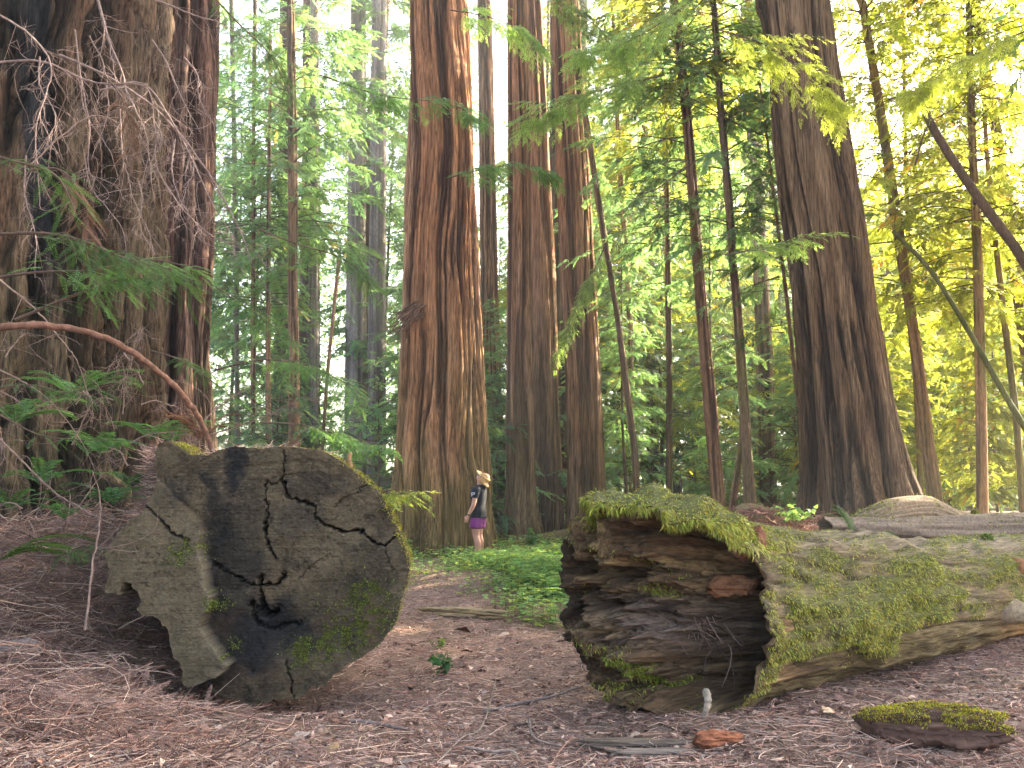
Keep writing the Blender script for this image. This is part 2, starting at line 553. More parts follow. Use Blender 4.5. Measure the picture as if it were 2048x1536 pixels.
def build_cut_log():
    rng = np.random.default_rng(3)
    D0 = 6.05
    out = np.array([(262,112),(300,92),(350,110),(400,150),(470,158),(560,128),(620,118),(700,122),(800,118),(870,118),(960,128),(1020,150),(1080,190),(1150,240),(1220,300),(1270,370),(1310,460),(1340,530),(1370,590),(1375,650),(1365,720),(1340,790),(1325,860),(1300,910),(1260,960),(1200,1010),(1130,1050),(1060,1090),(1020,1140),(960,1150),(930,1180),(880,1200),(800,1200),(710,1220),(650,1205),(580,1180),(530,1160),(500,1130),(440,1110),(450,1060),(420,1000),(400,930),(370,890),(330,830),(290,835),(262,790),(265,740),(230,700),(190,690),(180,740),(120,735),(125,640),(110,580),(120,540),(150,500),(180,440),(245,385),(262,350),(270,290),(262,200)], float)
    S = 0.453 * D0 / FPX                                     # metres per outline unit
    org = at(200, 840, D0)
    def w3(cx, cy):
        return org[0] + cx * S, org[2] - cy * S
    step = 3.3
    gx = np.arange(95, 1392, step)
    gy = np.arange(80, 1232, step)
    GX, GY = np.meshgrid(gx, gy)
    jx = (fbm(GX / 45, GY / 45, 0, 41, 3) - 0.5) * 46
    jy = (fbm(GX / 45, GY / 45, 7, 42, 3) - 0.5) * 34
    rough_edge = 0.35 + 0.65 * smooth(700, 500, GX) + 0.4 * smooth(1050, 1150, GY)
    m = inside(GX + jx * rough_edge, GY + jy * rough_edge, out)
    # depth: + goes into the log
    dep = (fbm(GX / 120, GY / 120, 1, 43, 4) - 0.5) * 0.05 + (fbm(GX / 20, GY / 14, 1, 44, 4) - 0.5) * 0.007 + 0.008 * smooth(0.78, 0.9, vnoise(GX / 11, GY / 8, 2, 39))
    dep += (vnoise(GX / 160, GY / 3.2, 0, 45) - 0.5) * 0.004
    flap = [(255,240),(330,300),(400,380),(485,470),(500,580),(520,640),(520,700),(550,760),(540,830),(520,880),(560,950),(600,1000),(635,1040),(590,1085),(510,1112)]
    fp = flap + [(300, 1250), (0, 1250), (0, 240)]
    fx = GX + (fbm(GX / 75, GY / 75, 3, 46, 5, 0.6) - 0.5) * 62
    inflap = inside(fx, GY, np.array(fp, float))
    fade = smooth(250, 620, GY) * 0.75 + 0.12
    dep -= inflap * 0.17 * fade
    dflap = dist_poly(GX, GY, flap)
    dep += (~inflap) * 0.035 * np.exp(-(dflap / 90)**2) * fade
    cracks = [([(745,270),(745,340),(755,420),(745,480),(765,560),(790,605)], 7, .10),
              ([(745,275),(790,282),(815,262),(820,190),(815,130)], 6, .06),
              ([(815,262),(830,330),(860,350),(905,355),(955,375),(960,430),(1000,455),(1060,480),(1090,495),(1140,480),(1190,510),(1220,540),(1265,545),(1300,520),(1335,500)], 8, .10),
              ([(248,380),(300,420),(340,465),(385,500),(450,520)], 7, .09),
              ([(520,620),(600,670),(680,705),(730,720),(800,715),(825,690),(832,655)], 8, .10),
              ([(730,690),(730,740),(745,800),(770,850)], 17, .14), ([(700,790),(760,850),(800,830)], 26, .13),
              ([(690,800),(720,880),(790,905),(850,885),(905,880)], 14, .07), ([(850,1040),(872,1110),(885,1190)], 6, .09),
              ([(1045,390),(1080,340),(1140,320),(1180,280)], 3.5, .03), ([(890,700),(950,630),(1030,590)], 3.5, .025),
              ([(900,600),(935,635),(985,650)], 3.5, .02), ([(1260,545),(1280,610),(1305,655)], 3.5, .025)]
    wx = (fbm(GX / 16, GY / 16, 0, 47, 3) - 0.5) * 26
    wy = (fbm(GX / 16, GY / 16, 5, 48, 3) - 0.5) * 26
    cw = 0.25 + 0.95 * fbm(GX / 40, GY / 40, 8, 49, 2)
    ck = np.zeros(GX.shape)
    for pts, w, dp in cracks:
        k = np.exp(-(dist_poly(GX + wx, GY + wy, pts) / (w * 0.72 * cw))**2)
        dep += dp * k
        ck = np.maximum(ck, k * min(1, dp / 0.06))
    ridge = dist_poly(GX, GY, [(640,212),(800,190),(930,182),(985,190),(1010,215)])
    dep += 0.010 * np.exp(-((ridge - 4) / 5)**2)
    ridge = dist_poly(GX, GY, [(825,250),(900,240),(980,236),(1015,262)])
    dep += 0.010 * np.exp(-((ridge - 4) / 5)**2)
    dep += 0.05 * np.exp(-((GX - 800) / 150)**2 - ((GY - 900) / 90)**2)
    # edges roll back a little
    X, Z = w3(GX, GY)
    Y = D0 + dep + (GX - 740) * S * 0.06
    # colours: weathered wood, charring, damp rot
    n1 = fbm(GX / 70, GY / 70, 2, 51, 4)
    n2 = fbm(GX / 22, GY / 22, 2, 52, 3)
    n3 = vnoise(GX / 260, GY / 4.5, 3, 53)
    rings = vnoise(np.hypot(GX - 740 + 60 * (n1 - .5), (GY - 780) * 1.05) / 9.0, 0, 0, 59)
    base = np.array([0.066, 0.050, 0.028]) * (0.10 + 1.4 * n1 + 0.45 * n2 + 0.12 * (n3 - 0.5) + 0.36 * (rings - 0.5))[..., None]
    warm = smooth(0.42, 0.7, fbm(GX / 110, GY / 110, 8, 54, 3)) * smooth(600, 800, GY)
    base = base * (1 - 0.4 * warm[..., None]) + np.array([0.15, 0.085, 0.045]) * 0.4 * warm[..., None]
    pale = (inflap * (0.35 + 0.3 * smooth(500, 700, GY)))[..., None]
    base = base * (1 - pale) + np.array([0.100, 0.078, 0.045]) * pale * (0.6 + 0.8 * n2[..., None])
    blobs = [(600,190,42,120,1.),(330,320,62,70,.9),(515,330,30,130,.8),(495,270,22,60,.8),(560,470,90,110,.85),(620,640,130,110,.8),(590,560,100,120,.8),
             (760,880,170,110,1.),(700,980,150,130,1.),(600,950,90,110,.8),(1000,900,160,90,.5),(1150,780,110,130,.5),(850,930,160,80,.9),(600,820,70,120,.7),(420,500,60,40,.6),(960,280,60,40,.4),(1040,300,70,40,.35),
             (880,420,90,110,.4),(1110,900,130,110,.55),(190,560,50,50,.45),(700,1120,180,90,.4),(1240,620,110,130,.3),(690,420,70,160,.45),(840,300,40,50,.5)]
    ch = np.zeros(GX.shape)
    wqx = GX + (fbm(GX / 60, GY / 60, 4, 55, 4) - 0.5) * 110
    wqy = GY + (fbm(GX / 60, GY / 60, 9, 56, 4) - 0.5) * 130
    for bx, by, rx, ry, a in blobs:
        q = ((wqx - bx) / rx)**2 + ((wqy - by) / ry)**2
        ch = np.maximum(ch, a * np.exp(-q * q * 0.6))
    ch = np.maximum(ch, 0.85 * np.exp(-(dflap / (75 * (0.5 + n1)))**2) * (~inflap) * smooth(420, 620, GY))
    ch = np.clip(ch * (1 - 0.75 * inflap), 0, 1)[..., None] * 0.96
    base = base * (1 - ch) + np.array([0.0085, 0.0085, 0.0095]) * ch * (0.3 + 1.4 * n2[..., None])
    rim = np.exp(-(dist_poly(GX, GY, flap[3:]) / 11)**2)[..., None] * inflap[..., None] * smooth(420, 600, GY)[..., None] * 0.6
    base = base * (1 - rim) + np.array([0.20, 0.165, 0.105]) * rim
    lite = smooth(0.70, 0.80, vnoise(GX / 9, GY / 6, 5, 57))[..., None] * 0.22 * (1 - ch)
    base = base * (1 - lite) + np.array([0.19, 0.155, 0.105]) * lite
    ck = ck[..., None] * 0.8
    base = base * (1 - ck) + np.array([0.012, 0.011, 0.010]) * ck
    mossw = np.zeros(GX.shape)
    for bx, by, rx, ry in [(1190,830,95,110),(1140,930,60,60),(1020,970,90,50),(920,1010,50,40),(620,990,28,28),(570,775,30,25),(430,560,50,40),(1210,740,50,50)]:
        mossw = np.maximum(mossw, np.exp(-((wqx - bx) / rx)**2 - ((wqy - by) / ry)**2))
    mossw *= smooth(0.42, 0.6, fbm(GX / 18, GY / 18, 6, 58, 3))
    mv = mossw[..., None] * 0.5
    base = base * (1 - mv) + np.array([0.05, 0.07, 0.015]) * mv
    V = np.stack([X, Y, Z], -1).reshape(-1, 3)
    F = grid_faces(len(gy), len(gx))[:, ::-1]
    mk = m.ravel()
    Fi = F[mk[F].all(1)]
    used = np.unique(Fi)
    remap = -np.ones(len(V), int)
    remap[used] = np.arange(len(used))
    loc = np.array([xat(535, D0), D0 + 0.6, 0.05])
    root = empty('sawn_log', loc, 'huge sawn log end with charred cracked face and pale torn flap on one side', 'log')
    Vf, Ff, cf = V[used], remap[Fi], base.reshape(-1, 3)[used]
    # skirt: the border of the face folded back so that it has thickness
    e = np.sort(np.concatenate([Ff[:, [0, 1]], Ff[:, [1, 2]], Ff[:, [2, 3]], Ff[:, [3, 0]]]), 1)
    eu, cnt = np.unique(e, axis=0, return_counts=True)
    be = eu[cnt == 1]
    bi = np.unique(be)
    bm = -np.ones(len(Vf), int)
    bm[bi] = np.arange(len(bi)) + len(Vf)
    cen = np.array([org[0] + 760 * S, 0, org[2] - 680 * S])
    back = Vf[bi] + np.array([0, 0.34, 0]) + (cen - Vf[bi]) * np.array([0.03, 0, 0.03])
    Fs = np.stack([be[:, 0], be[:, 1], bm[be[:, 1]], bm[be[:, 0]]], 1)
    Va = np.vstack([Vf, back])
    ca = np.vstack([cf, cf[bi] * 0.8])
    mesh('cut_face', Va, [Ff, Fs], M['cut_face'], root, ca, True, loc)
    # bark round the trunk, running back and to the left
    pts = np.vstack([out, out[:1]])
    seg = np.hypot(*np.diff(pts, axis=0).T)
    cum = np.concatenate([[0], np.cumsum(seg)])
    tt = np.linspace(0, cum[-1], 260, endpoint=False)
    ox, oy = np.interp(tt, cum, pts[:, 0]), np.interp(tt, cum, pts[:, 1])
    rx, rz = w3(ox, oy)
    ks = np.linspace(0, 1, 60)
    cxx, czz = w3(740, 680)
    VV, CC = [], []
    for k in ks:
        y = 0.10 + 3.3 * k
        sc = 0.965 - 0.12 * k
        a = np.stack([cxx + (rx - cxx) * sc - 0.5 * y, D0 + y + 0 * rx, czz + (rz - czz) * sc - 0.10 * k], -1)
        nrm_ = norm(np.stack([rx - cxx, 0 * rx, rz - czz], -1))
        dis = (fbm(rx * 9, rz * 9, y * 0.7, 61, 3) - 0.5) * 0.10
        VV.append(a + nrm_ * dis[:, None])
        CC.append(np.array([0.12, 0.08, 0.055]) * (0.5 + fbm(rx * 12, rz * 12, y, 62, 3))[:, None])
    VV, CC = np.vstack(VV), np.vstack(CC)
    mesh('bark', VV, [grid_faces(60, 260, True), np.arange(260)[None] + 59 * 260], M['wood'], root, CC, True, loc)
    # moss: dots on the face, a fringe along the rim and on the peak
    Wm = (mossw.ravel()[used])**1.0 + 1e-6
    P, Nn = surface_points(Vf, Ff, Wm, 5200, rng)
    Nn = np.where(Nn[:, 1:2] > 0, -Nn, Nn)
    A = moss_blades(P, Nn, rng, 0.008, 0.024, 0.3, 0.0035, (0.5, 0.6, 0.5))
    k = rng.choice(len(tt), 5200, p=(lambda w: w / w.sum())((ox < 420) * (oy < 170) * 7.0 + (ox > 1000) * (oy < 620) * 1.6 + (oy < 170) * 0.6 + (ox > 1250) * (oy < 1000) * 0.5 + 0.01))
    q = np.stack([rx[k], D0 + 0.02 + rng.random(len(k)) * 0.35, rz[k]], -1)
    q[:, 0] = cxx + (q[:, 0] - cxx) * 0.985
    q[:, 2] = czz + (q[:, 2] - czz) * 0.985 + rng.normal(0, 0.006, len(k))
    nq = norm(np.stack([rx[k] - cxx, -0.3 + 0 * rx[k], rz[k] - czz], -1))
    B = moss_blades(q, nq, rng, 0.01, 0.028, 0.1, 0.003, (1.0, 0.95, 0.8))
    mesh('moss', np.vstack([A[0], B[0]]), np.vstack([A[1], B[1] + len(A[0])]), M['moss'], root, np.vstack([A[2], B[2]]), False, loc)
    # litter that has settled on the top and left shoulder
    kk = rng.choice(len(tt), 1500, p=(lambda w: w / w.sum())((oy < 180) * 1.0 + (ox < 280) * (oy < 480) * 3.0 + 1e-4))
    yb = rng.random(len(kk)) * 1.2
    q = np.stack([cxx + (rx[kk] - cxx) * 0.985 - 0.5 * yb, D0 + 0.05 + yb, czz + (rz[kk] - czz) * 0.99 + 0.012], -1)
    az = rng.random(len(kk)) * 6.28
    Dn = np.stack([np.cos(az), np.sin(az), rng.normal(0.1, 0.25, len(kk))], -1)
    V2, F2, kk2 = sticks(q, Dn, rng.gamma(2, 0.03, len(kk)) + 0.02, np.full(len(kk), 0.0022), None, 2, 3)
    mesh('settled_litter', V2, F2, M['litter'], root, np.repeat(PAL[rng.integers(0, len(PAL), len(kk))], kk2, 0), False, loc)
build_cut_log()

# ---------------------------------------------------------------- hollow mossy log on the right
HL_A = np.array([0.771, 0.637, 0.0])
HL_N = np.array([-0.637, 0.771, 0.0])
HL_C = np.array([1.14, 6.06, 0.0])

def hl_rad(s):
    return np.interp(s, [-1.2, -0.7, -0.35, 0.2, 1.0, 3.0, 5.5, 10], [0.62, 0.655, 0.665, 0.60, 0.54, 0.465, 0.435, 0.40])

def hl_lift(s):
    return np.interp(s, [-1.2, 0, 3.0, 10], [0.0, 0.0, 0.02, 0.06])

def hl_point(s, th, r):
    """point of the log: s along, angle th (0 faces the camera, pi/2 up), r fraction of the radius"""
    R = hl_rad(s)
    c = HL_C + s[..., None] * HL_A
    c = c - HL_N * (np.clip(0.60 - R, 0, 1) * 0.75)[..., None]
    c = c + np.stack([0 * s, 0 * s, R * 0.97 + hl_lift(s)], -1)
    d = -np.cos(th)[..., None] * HL_N + np.sin(th)[..., None] * np.array([0, 0, 1.0])
    return c + d * (R * r)[..., None], d

def build_hollow_log():
    rng = np.random.default_rng(5)
    nth, ns = 300, 330
    th = np.linspace(-math.pi, math.pi, nth, endpoint=False)
    s0 = np.interp(th, [-3.1416, -2.7, -2.2, -1.7, -1.2, -0.8, -0.4, 0.0, 0.25, 0.42, 0.58, 0.8, 1.0, 1.3, 1.6, 2.0, 2.6, 3.1416],
                   [-0.40, -0.44, -0.44, -0.36, -0.10, -0.02, 0.0, -0.04, 0.0, 0.12, -0.02, -0.46, -0.66, -0.74, -0.76, -0.64, -0.46, -0.40])
    s0 = s0 + (fbm(np.cos(th) * 3, np.sin(th) * 3, 0, 71, 4) - 0.5) * 0.34 + (fbm(np.cos(th) * 14, np.sin(th) * 14, 0, 72, 2) - 0.5) * 0.07
    k = np.linspace(0, 1, ns)
    k = k**1.7
    s = s0[None] + (9.5 - s0[None]) * k[:, None]
    TH = np.broadcast_to(th, s.shape)
    cx, sy = np.cos(TH), np.sin(TH)
    warp = (fbm(cx * 1.2, sy * 1.2, s * 0.8, 73, 3) - 0.5) * 1.4
    r1 = 1 - np.abs(2 * fbm(cx * 2.6 + warp, sy * 2.6 + warp, s * 0.55, 74, 3) - 1)
    r2 = 1 - np.abs(2 * vnoise(cx * 9 + warp * 2, sy * 9, s * 1.5, 75) - 1)
    cr = fbm(s * 2.1 + 0.8 * sy, cx * 1.5, sy * 1.5, 76, 3)
    fine = fbm(cx * 16, sy * 16, s * 9, 77, 3)
    dis = (r1 - 0.6) * 0.16 + (r2 - 0.5) * 0.035 + (cr - 0.5) * 0.20 + (fine - 0.5) * 0.06
    lip = smooth(0.4, -0.3, s)
    dis = dis + lip * ((fbm(cx * 5, sy * 5, s * 4, 78, 3) - 0.5) * 0.26 + (np.floor(fbm(cx * 4, sy * 4, s * 3, 87, 2) * 6) / 6 - 0.45) * 0.22 * smooth(1.2, 2.2, np.abs(TH - 0.3)))
    # the crease ring and a swelling further along
    gq = np.abs(2 * fbm(cx * 4.5 + warp, sy * 4.5 + warp, s * 0.7, 79, 2) - 1)
    groove = np.exp(-(gq / 0.07)**2) * smooth(0.35, 0.55, fbm(cx * 2, sy * 2, s * 1.3, 80, 2))
    dis = dis - 0.06 * groove
    ring = np.exp(-((s - 2.05 - 0.25 * np.sin(TH * 1.5)) / 0.16)**2) * smooth(0.1, 0.9, TH)
    dis = dis + 0.09 * ring
    # moss weight and colours
    mn = fbm(cx * 2.4, sy * 2.4, s * 1.7, 81, 4)
    mf = fbm(cx * 9, sy * 9, s * 6, 82, 3)
    wn = (fbm(cx * 3, sy * 3, s * 1.1, 85, 3) - 0.5)
    Tq, sq_ = TH + wn * 1.1, s + wn * 2.2
    sheet = smooth(-0.85, -0.35, Tq) * smooth(0.90, 0.5, Tq) * smooth(0.0, 0.35, s) * smooth(3.0, 1.8, sq_)
    liptop = smooth(0.6, 0.85, TH) * smooth(2.4, 1.8, TH) * smooth(0.75, -0.05, s)
    sheet2 = smooth(-0.9, -0.5, TH) * smooth(1.2, 0.7, TH) * smooth(3.2, 3.8, s) * 0.8
    topm = smooth(0.5, 0.8, TH) * smooth(2.6, 2.0, TH) * 0.62
    W = np.clip(np.maximum.reduce([sheet * 1.15, liptop * 1.25, sheet2 * 1.15, topm * 1.35, 0.62 * smooth(-1.3, -0.6, TH)]), 0, 1.2)
    W = np.clip(W * 1.5 - 0.85 + (mn - 0.5) * 2.2 + (mf - 0.5) * 1.3, 0, 1)
    W = W * smooth(-1.5, -0.9, TH) * smooth(2.9, 2.3, TH)
    dis = dis + 0.11 * W * (0.3 + 1.0 * fbm(cx * 7, sy * 7, s * 5, 84, 3))
    V, d = hl_point(s, TH, 1 + dis)
    V[..., 2] = np.maximum(V[..., 2], gz(V[..., 0], V[..., 1]) - 0.10)
    gn = fbm(cx * 22, sy * 22, s * 2.5, 83, 3)
    wood = np.array([0.185, 0.135, 0.078]) * (0.15 + 1.6 * gn)[..., None]
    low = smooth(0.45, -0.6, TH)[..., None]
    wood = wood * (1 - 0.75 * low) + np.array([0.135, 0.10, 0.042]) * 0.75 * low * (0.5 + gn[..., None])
    orange = (smooth(3.0, 4.2, s) * smooth(0.6, 0.0, TH))[..., None] * 0.6
    wood = wood * (1 - orange) + np.array([0.30, 0.16, 0.06]) * orange  # sunlit orange patch painted into the wood towards the right end
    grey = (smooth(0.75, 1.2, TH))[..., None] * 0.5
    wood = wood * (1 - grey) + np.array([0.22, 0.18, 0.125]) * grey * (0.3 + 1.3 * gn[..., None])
    wood = wood * (1 - 0.6 * groove[..., None])
    mz = np.clip(W * 1.3, 0, 1)[..., None] * 0.85
    colr = wood * (1 - mz) + np.array([0.085, 0.095, 0.025]) * mz
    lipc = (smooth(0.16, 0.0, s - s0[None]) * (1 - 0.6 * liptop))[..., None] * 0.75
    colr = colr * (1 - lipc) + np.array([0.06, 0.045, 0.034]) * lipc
    loc = HL_C.copy()
    root = empty('hollow_log', loc, 'big hollow fallen log draped in bright moss with rotten open end', 'log')
    Vs = V.reshape(-1, 3)
    F = grid_faces(ns, nth, True)[:, ::-1]
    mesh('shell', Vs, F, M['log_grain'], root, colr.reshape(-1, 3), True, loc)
    # the rotten end: from the rim inward
    nr = 150
    rr = np.linspace(1, 0, nr)[:, None] * np.ones((1, nth))
    T2 = np.broadcast_to(th, rr.shape)
    p, q = rr * np.cos(T2), rr * np.sin(T2)
    ledge = np.sin(q * 17 + (fbm(p * 3, q * 3, 0, 91, 3) - 0.5) * 14)
    blkn = np.floor(fbm(p * 2.6, q * 5.0, 0, 90, 3) * 9) / 9
    si = -0.42 + 1.15 * smooth(-0.02, 0.50, p - 0.15 * q + 0.30 * (fbm(p * 4, q * 4, 5, 89, 3) - 0.5)) + 0.07 * ledge + (blkn - 0.5) * 0.5
    si = si + (np.floor(fbm(p * 5, q * 7, 0, 92, 3) * 11) / 11 - 0.5) * 0.62 + (fbm(p * 9, q * 14, 2, 86, 3) - 0.5) * 0.20
    si = si + 1.25 * np.exp(-((p - 0.45) / 0.34)**2 - ((q + 0.36) / 0.42)**2)
    si = si + 0.65 * np.exp(-((p + 0.30) / 0.40)**2 - ((q - 0.34) / 0.085)**2)
    si = si + 0.50 * np.exp(-((p + 0.05) / 0.45)**2 - ((q + 0.80) / 0.10)**2)
    si = si + 0.30 * np.exp(-((p + 0.75) / 0.10)**2 - ((q + 0.05) / 0.30)**2)
    si = np.maximum(si, -0.62)
    wallw = smooth(0.80, 0.985, rr + 0.10 * (fbm(p * 6, q * 6, 3, 93, 3) - 0.5) * (rr < 0.999))
    sc = s0[None] * wallw + np.maximum(si, s0[None] - 0.14) * (1 - wallw)
    edge = V[0]
    ctr, _ = hl_point(sc, T2, 0 * sc)
    rimdis = dis[0][None]
    Vc, _ = hl_point(sc, T2, rr * (1 + rimdis))
    Vc = Vc + ((fbm(p * 16, q * 16, sc * 5, 94, 3) - 0.5) * 0.07 * smooth(1, 0.9, rr))[..., None] * np.array([0.3, -0.7, 0.6])
    Vc[0] = edge
    gsz = gz(Vc[..., 0], Vc[..., 1]) - 0.10
    Vc[..., 2] = np.maximum(Vc[..., 2], gsz)
    e1 = fbm(p * 5, q * 9, 0, 95, 4)
    e2 = fbm(p * 22, q * 30, 0, 96, 3)
    cc = np.array([0.125, 0.076, 0.038]) * (0.10 + 1.2 * e1 + 0.6 * e2)[..., None]
    tan = smooth(0.5, 0.68, fbm(p * 3, q * 12, 4, 97, 3))[..., None] * 0.7
    cc = cc * (1 - tan) + np.array([0.30, 0.195, 0.09]) * tan * (0.5 + e2[..., None])
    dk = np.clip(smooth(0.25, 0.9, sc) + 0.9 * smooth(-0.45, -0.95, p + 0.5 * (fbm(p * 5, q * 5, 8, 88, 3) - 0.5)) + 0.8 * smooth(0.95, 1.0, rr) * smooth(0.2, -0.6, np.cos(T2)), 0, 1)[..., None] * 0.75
    cc = cc * (1 - dk) + np.array([0.014, 0.011, 0.009]) * dk  # shade of the hollow painted in with depth; left rim charred
    grey = (np.exp(-((p + 0.05) / 0.4)**2 - ((q + 0.12) / 0.22)**2))[..., None] * 0.7
    cc = cc * (1 - grey) + np.array([0.17, 0.13, 0.11]) * grey
    Fc = grid_faces(nr, nth, True)
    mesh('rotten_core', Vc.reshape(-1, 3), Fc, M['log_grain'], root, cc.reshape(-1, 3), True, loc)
    # moss
    Wf = W.reshape(-1)
    P, Nn = surface_points(Vs, F, np.where(s.reshape(-1) < 6.5, Wf, 0), 60000, rng)
    d_out = norm(P - (HL_C + ((P - HL_C) @ HL_A)[:, None] * HL_A + np.array([0, 0, 0.6])))
    Nn = np.where((Nn * d_out).sum(1, keepdims=True) < 0, -Nn, Nn)
    A = moss_blades(P, Nn, rng, 0.012, 0.040, 0.85, 0.0030)
    # moss on ledges of the rotten end and fringe below the top lip
    Wc = (smooth(0.55, 0.70, fbm(p * 5, q * 5, 6, 98, 3)) * smooth(0.2, 0.0, sc) * (np.exp(-((q + 0.62) / 0.16)**2 - ((p + 0.25) / 0.5)**2) + np.exp(-((p - 0.05) / 0.13)**2 - ((q - 0.02) / 0.14)**2) * 1.5
          + np.exp(-((rr - 0.97) / 0.08)**2) * smooth(-0.2, 0.4, np.sin(T2)) * 1.2 + 0.02)).reshape(-1)
    P2, N2 = surface_points(Vc.reshape(-1, 3), Fc, Wc + 1e-7, 5200, rng)
    N2 = np.where((N2 @ np.array([-0.3, -0.8, 0.5]))[:, None] < 0, -N2, N2)
    B = moss_blades(P2, N2, rng, 0.012, 0.05, 0.8, 0.0035, (0.9, 1.0, 0.9))
    lipv = (liptop * smooth(0.95, 0.7, TH) + liptop * smooth(0.12, 0.0, s - s0[None])).reshape(-1)
    P3, N3 = surface_points(Vs, F, lipv + 1e-9, 7000, rng)
    d_out = norm(P3 - (HL_C + ((P3 - HL_C) @ HL_A)[:, None] * HL_A + np.array([0, 0, 0.6])))
    N3 = np.where((N3 * d_out).sum(1, keepdims=True) < 0, -N3, N3)
    Cb = moss_blades(P3, N3, rng, 0.03, 0.085, 1.3, 0.0032, (0.95, 1.0, 0.9))
    Vm = np.vstack([A[0], B[0], Cb[0]])
    Fm = np.vstack([A[1], B[1] + len(A[0]), Cb[1] + len(A[0]) + len(B[0])])
    mesh('moss', Vm, Fm, M['moss'], root, np.vstack([A[2], B[2], Cb[2]]), False, loc)
    # broken branch stub pointing along the log, and a round knot
    b0 = hl_point(np.array(3.55), np.array(-0.25), np.array(0.9))[0]
    Pp = np.array([b0, b0 + [0.10, -0.07, -0.01], b0 + [0.25, -0.12, -0.05], b0 + [0.38, -0.13, -0.13]])
    Pp = spline(Pp, 12)
    Vt, Ft = tube(Pp, np.interp(np.linspace(0, 1, 12), [0, .5, 1], [0.15, 0.085, 0.015]), 14)
    Vt = Vt + (fbm(Vt[:, 0] * 14, Vt[:, 1] * 14, Vt[:, 2] * 14, 99, 3) - 0.5)[:, None] * 0.05
    mesh('branch_stub', Vt, Ft, M['wood'], root, np.array([0.27, 0.20, 0.12]) * (0.5 + fbm(Vt[:, 0] * 20, Vt[:, 1] * 20, Vt[:, 2] * 20, 100, 3))[:, None], True, loc)
    b1 = hl_point(np.array(4.0), np.array(0.55), np.array(1.0))[0]
    a = np.linspace(0, math.pi, 10)[:, None]
    bb = np.linspace(0, 2 * math.pi, 16, endpoint=False)[None]
    Vk = np.stack([np.sin(a) * np.cos(bb), np.sin(a) * np.sin(bb), np.cos(a) + 0 * bb], -1) * 0.085
    Vk = Vk * (0.75 + 0.6 * fbm(Vk[..., 0] * 22, Vk[..., 1] * 22, Vk[..., 2] * 22, 101, 3))[..., None]
    mesh('knot', Vk.reshape(-1, 3) + b1, grid_faces(10, 16, True), M['wood'], root, np.tile([0.27, 0.13, 0.06], (160, 1)), True, loc)
    # fresh red heartwood block standing in the break
    hb = at(1462, 1188, 5.95)
    V_, F_, c_ = splinter(0.30, 0.13, 0.13, 7, (0.27, 0.12, 0.055))
    ang = 0.25
    Rm = np.array([[math.cos(ang), -math.sin(ang), 0], [math.sin(ang), math.cos(ang), 0], [0, 0, 1]])
    o = mesh('red_heartwood', V_ @ Rm.T + hb, F_, M['grain'], root, c_, True, loc)
    o['label'] = 'split red heartwood block lodged in the broken end'
    b = hl_point(np.array(0.12), np.array(0.72), np.array(0.93))[0]
    V_, F_, c_ = splinter(0.22, 0.07, 0.20, 9, (0.20, 0.085, 0.05))
    mesh('red_heartwood', V_ @ Rm.T + b, F_, M['grain'], root, c_, True, loc)
    # litter and roots lodged in the hollow
    n = 900
    pp = np.stack([rng.uniform(-0.1, 0.5, n), rng.uniform(-0.30, 0.25, n)], -1)
    P0 = np.array([at(1330 + 140 * a_ * 1.2, 1200 - 120 * b_ + 20, 6.0 + 0.15 * r_) for (a_, b_), r_ in zip(pp, rng.random(n))])
    az = rng.random(n) * 6.28
    Dn = np.stack([np.cos(az), 0.4 * np.sin(az), rng.normal(-0.4, 0.6, n)], -1)
    V2, F2, kk = sticks(P0, Dn, rng.gamma(2, 0.035, n) + 0.02, np.full(n, 0.0024), rng.normal(0, 0.01, (n, 3)), 3, 3)
    P0 = np.array([at(rng.uniform(1370, 1470), rng.uniform(1230, 1290), 5.95 + 0.2 * rng.random()) for _ in range(14)])
    V3, F3, kk3 = sticks(P0, np.stack([rng.normal(0.1, 0.5, 14), rng.normal(-0.1, 0.2, 14), -np.ones(14)], -1), rng.uniform(0.1, 0.35, 14), np.full(14, 0.0035), rng.normal(0, 0.06, (14, 3)), 6, 4)
    mesh('lodged_twigs', np.vstack([V2, V3]), np.vstack([F2, F3 + len(V2)]), M['litter'], root,
         np.vstack([np.repeat(PAL[rng.integers(0, 8, n)], kk, 0), np.repeat(PAL[rng.integers(0, 8, 14)] * 0.35, kk3, 0)]), False, loc)

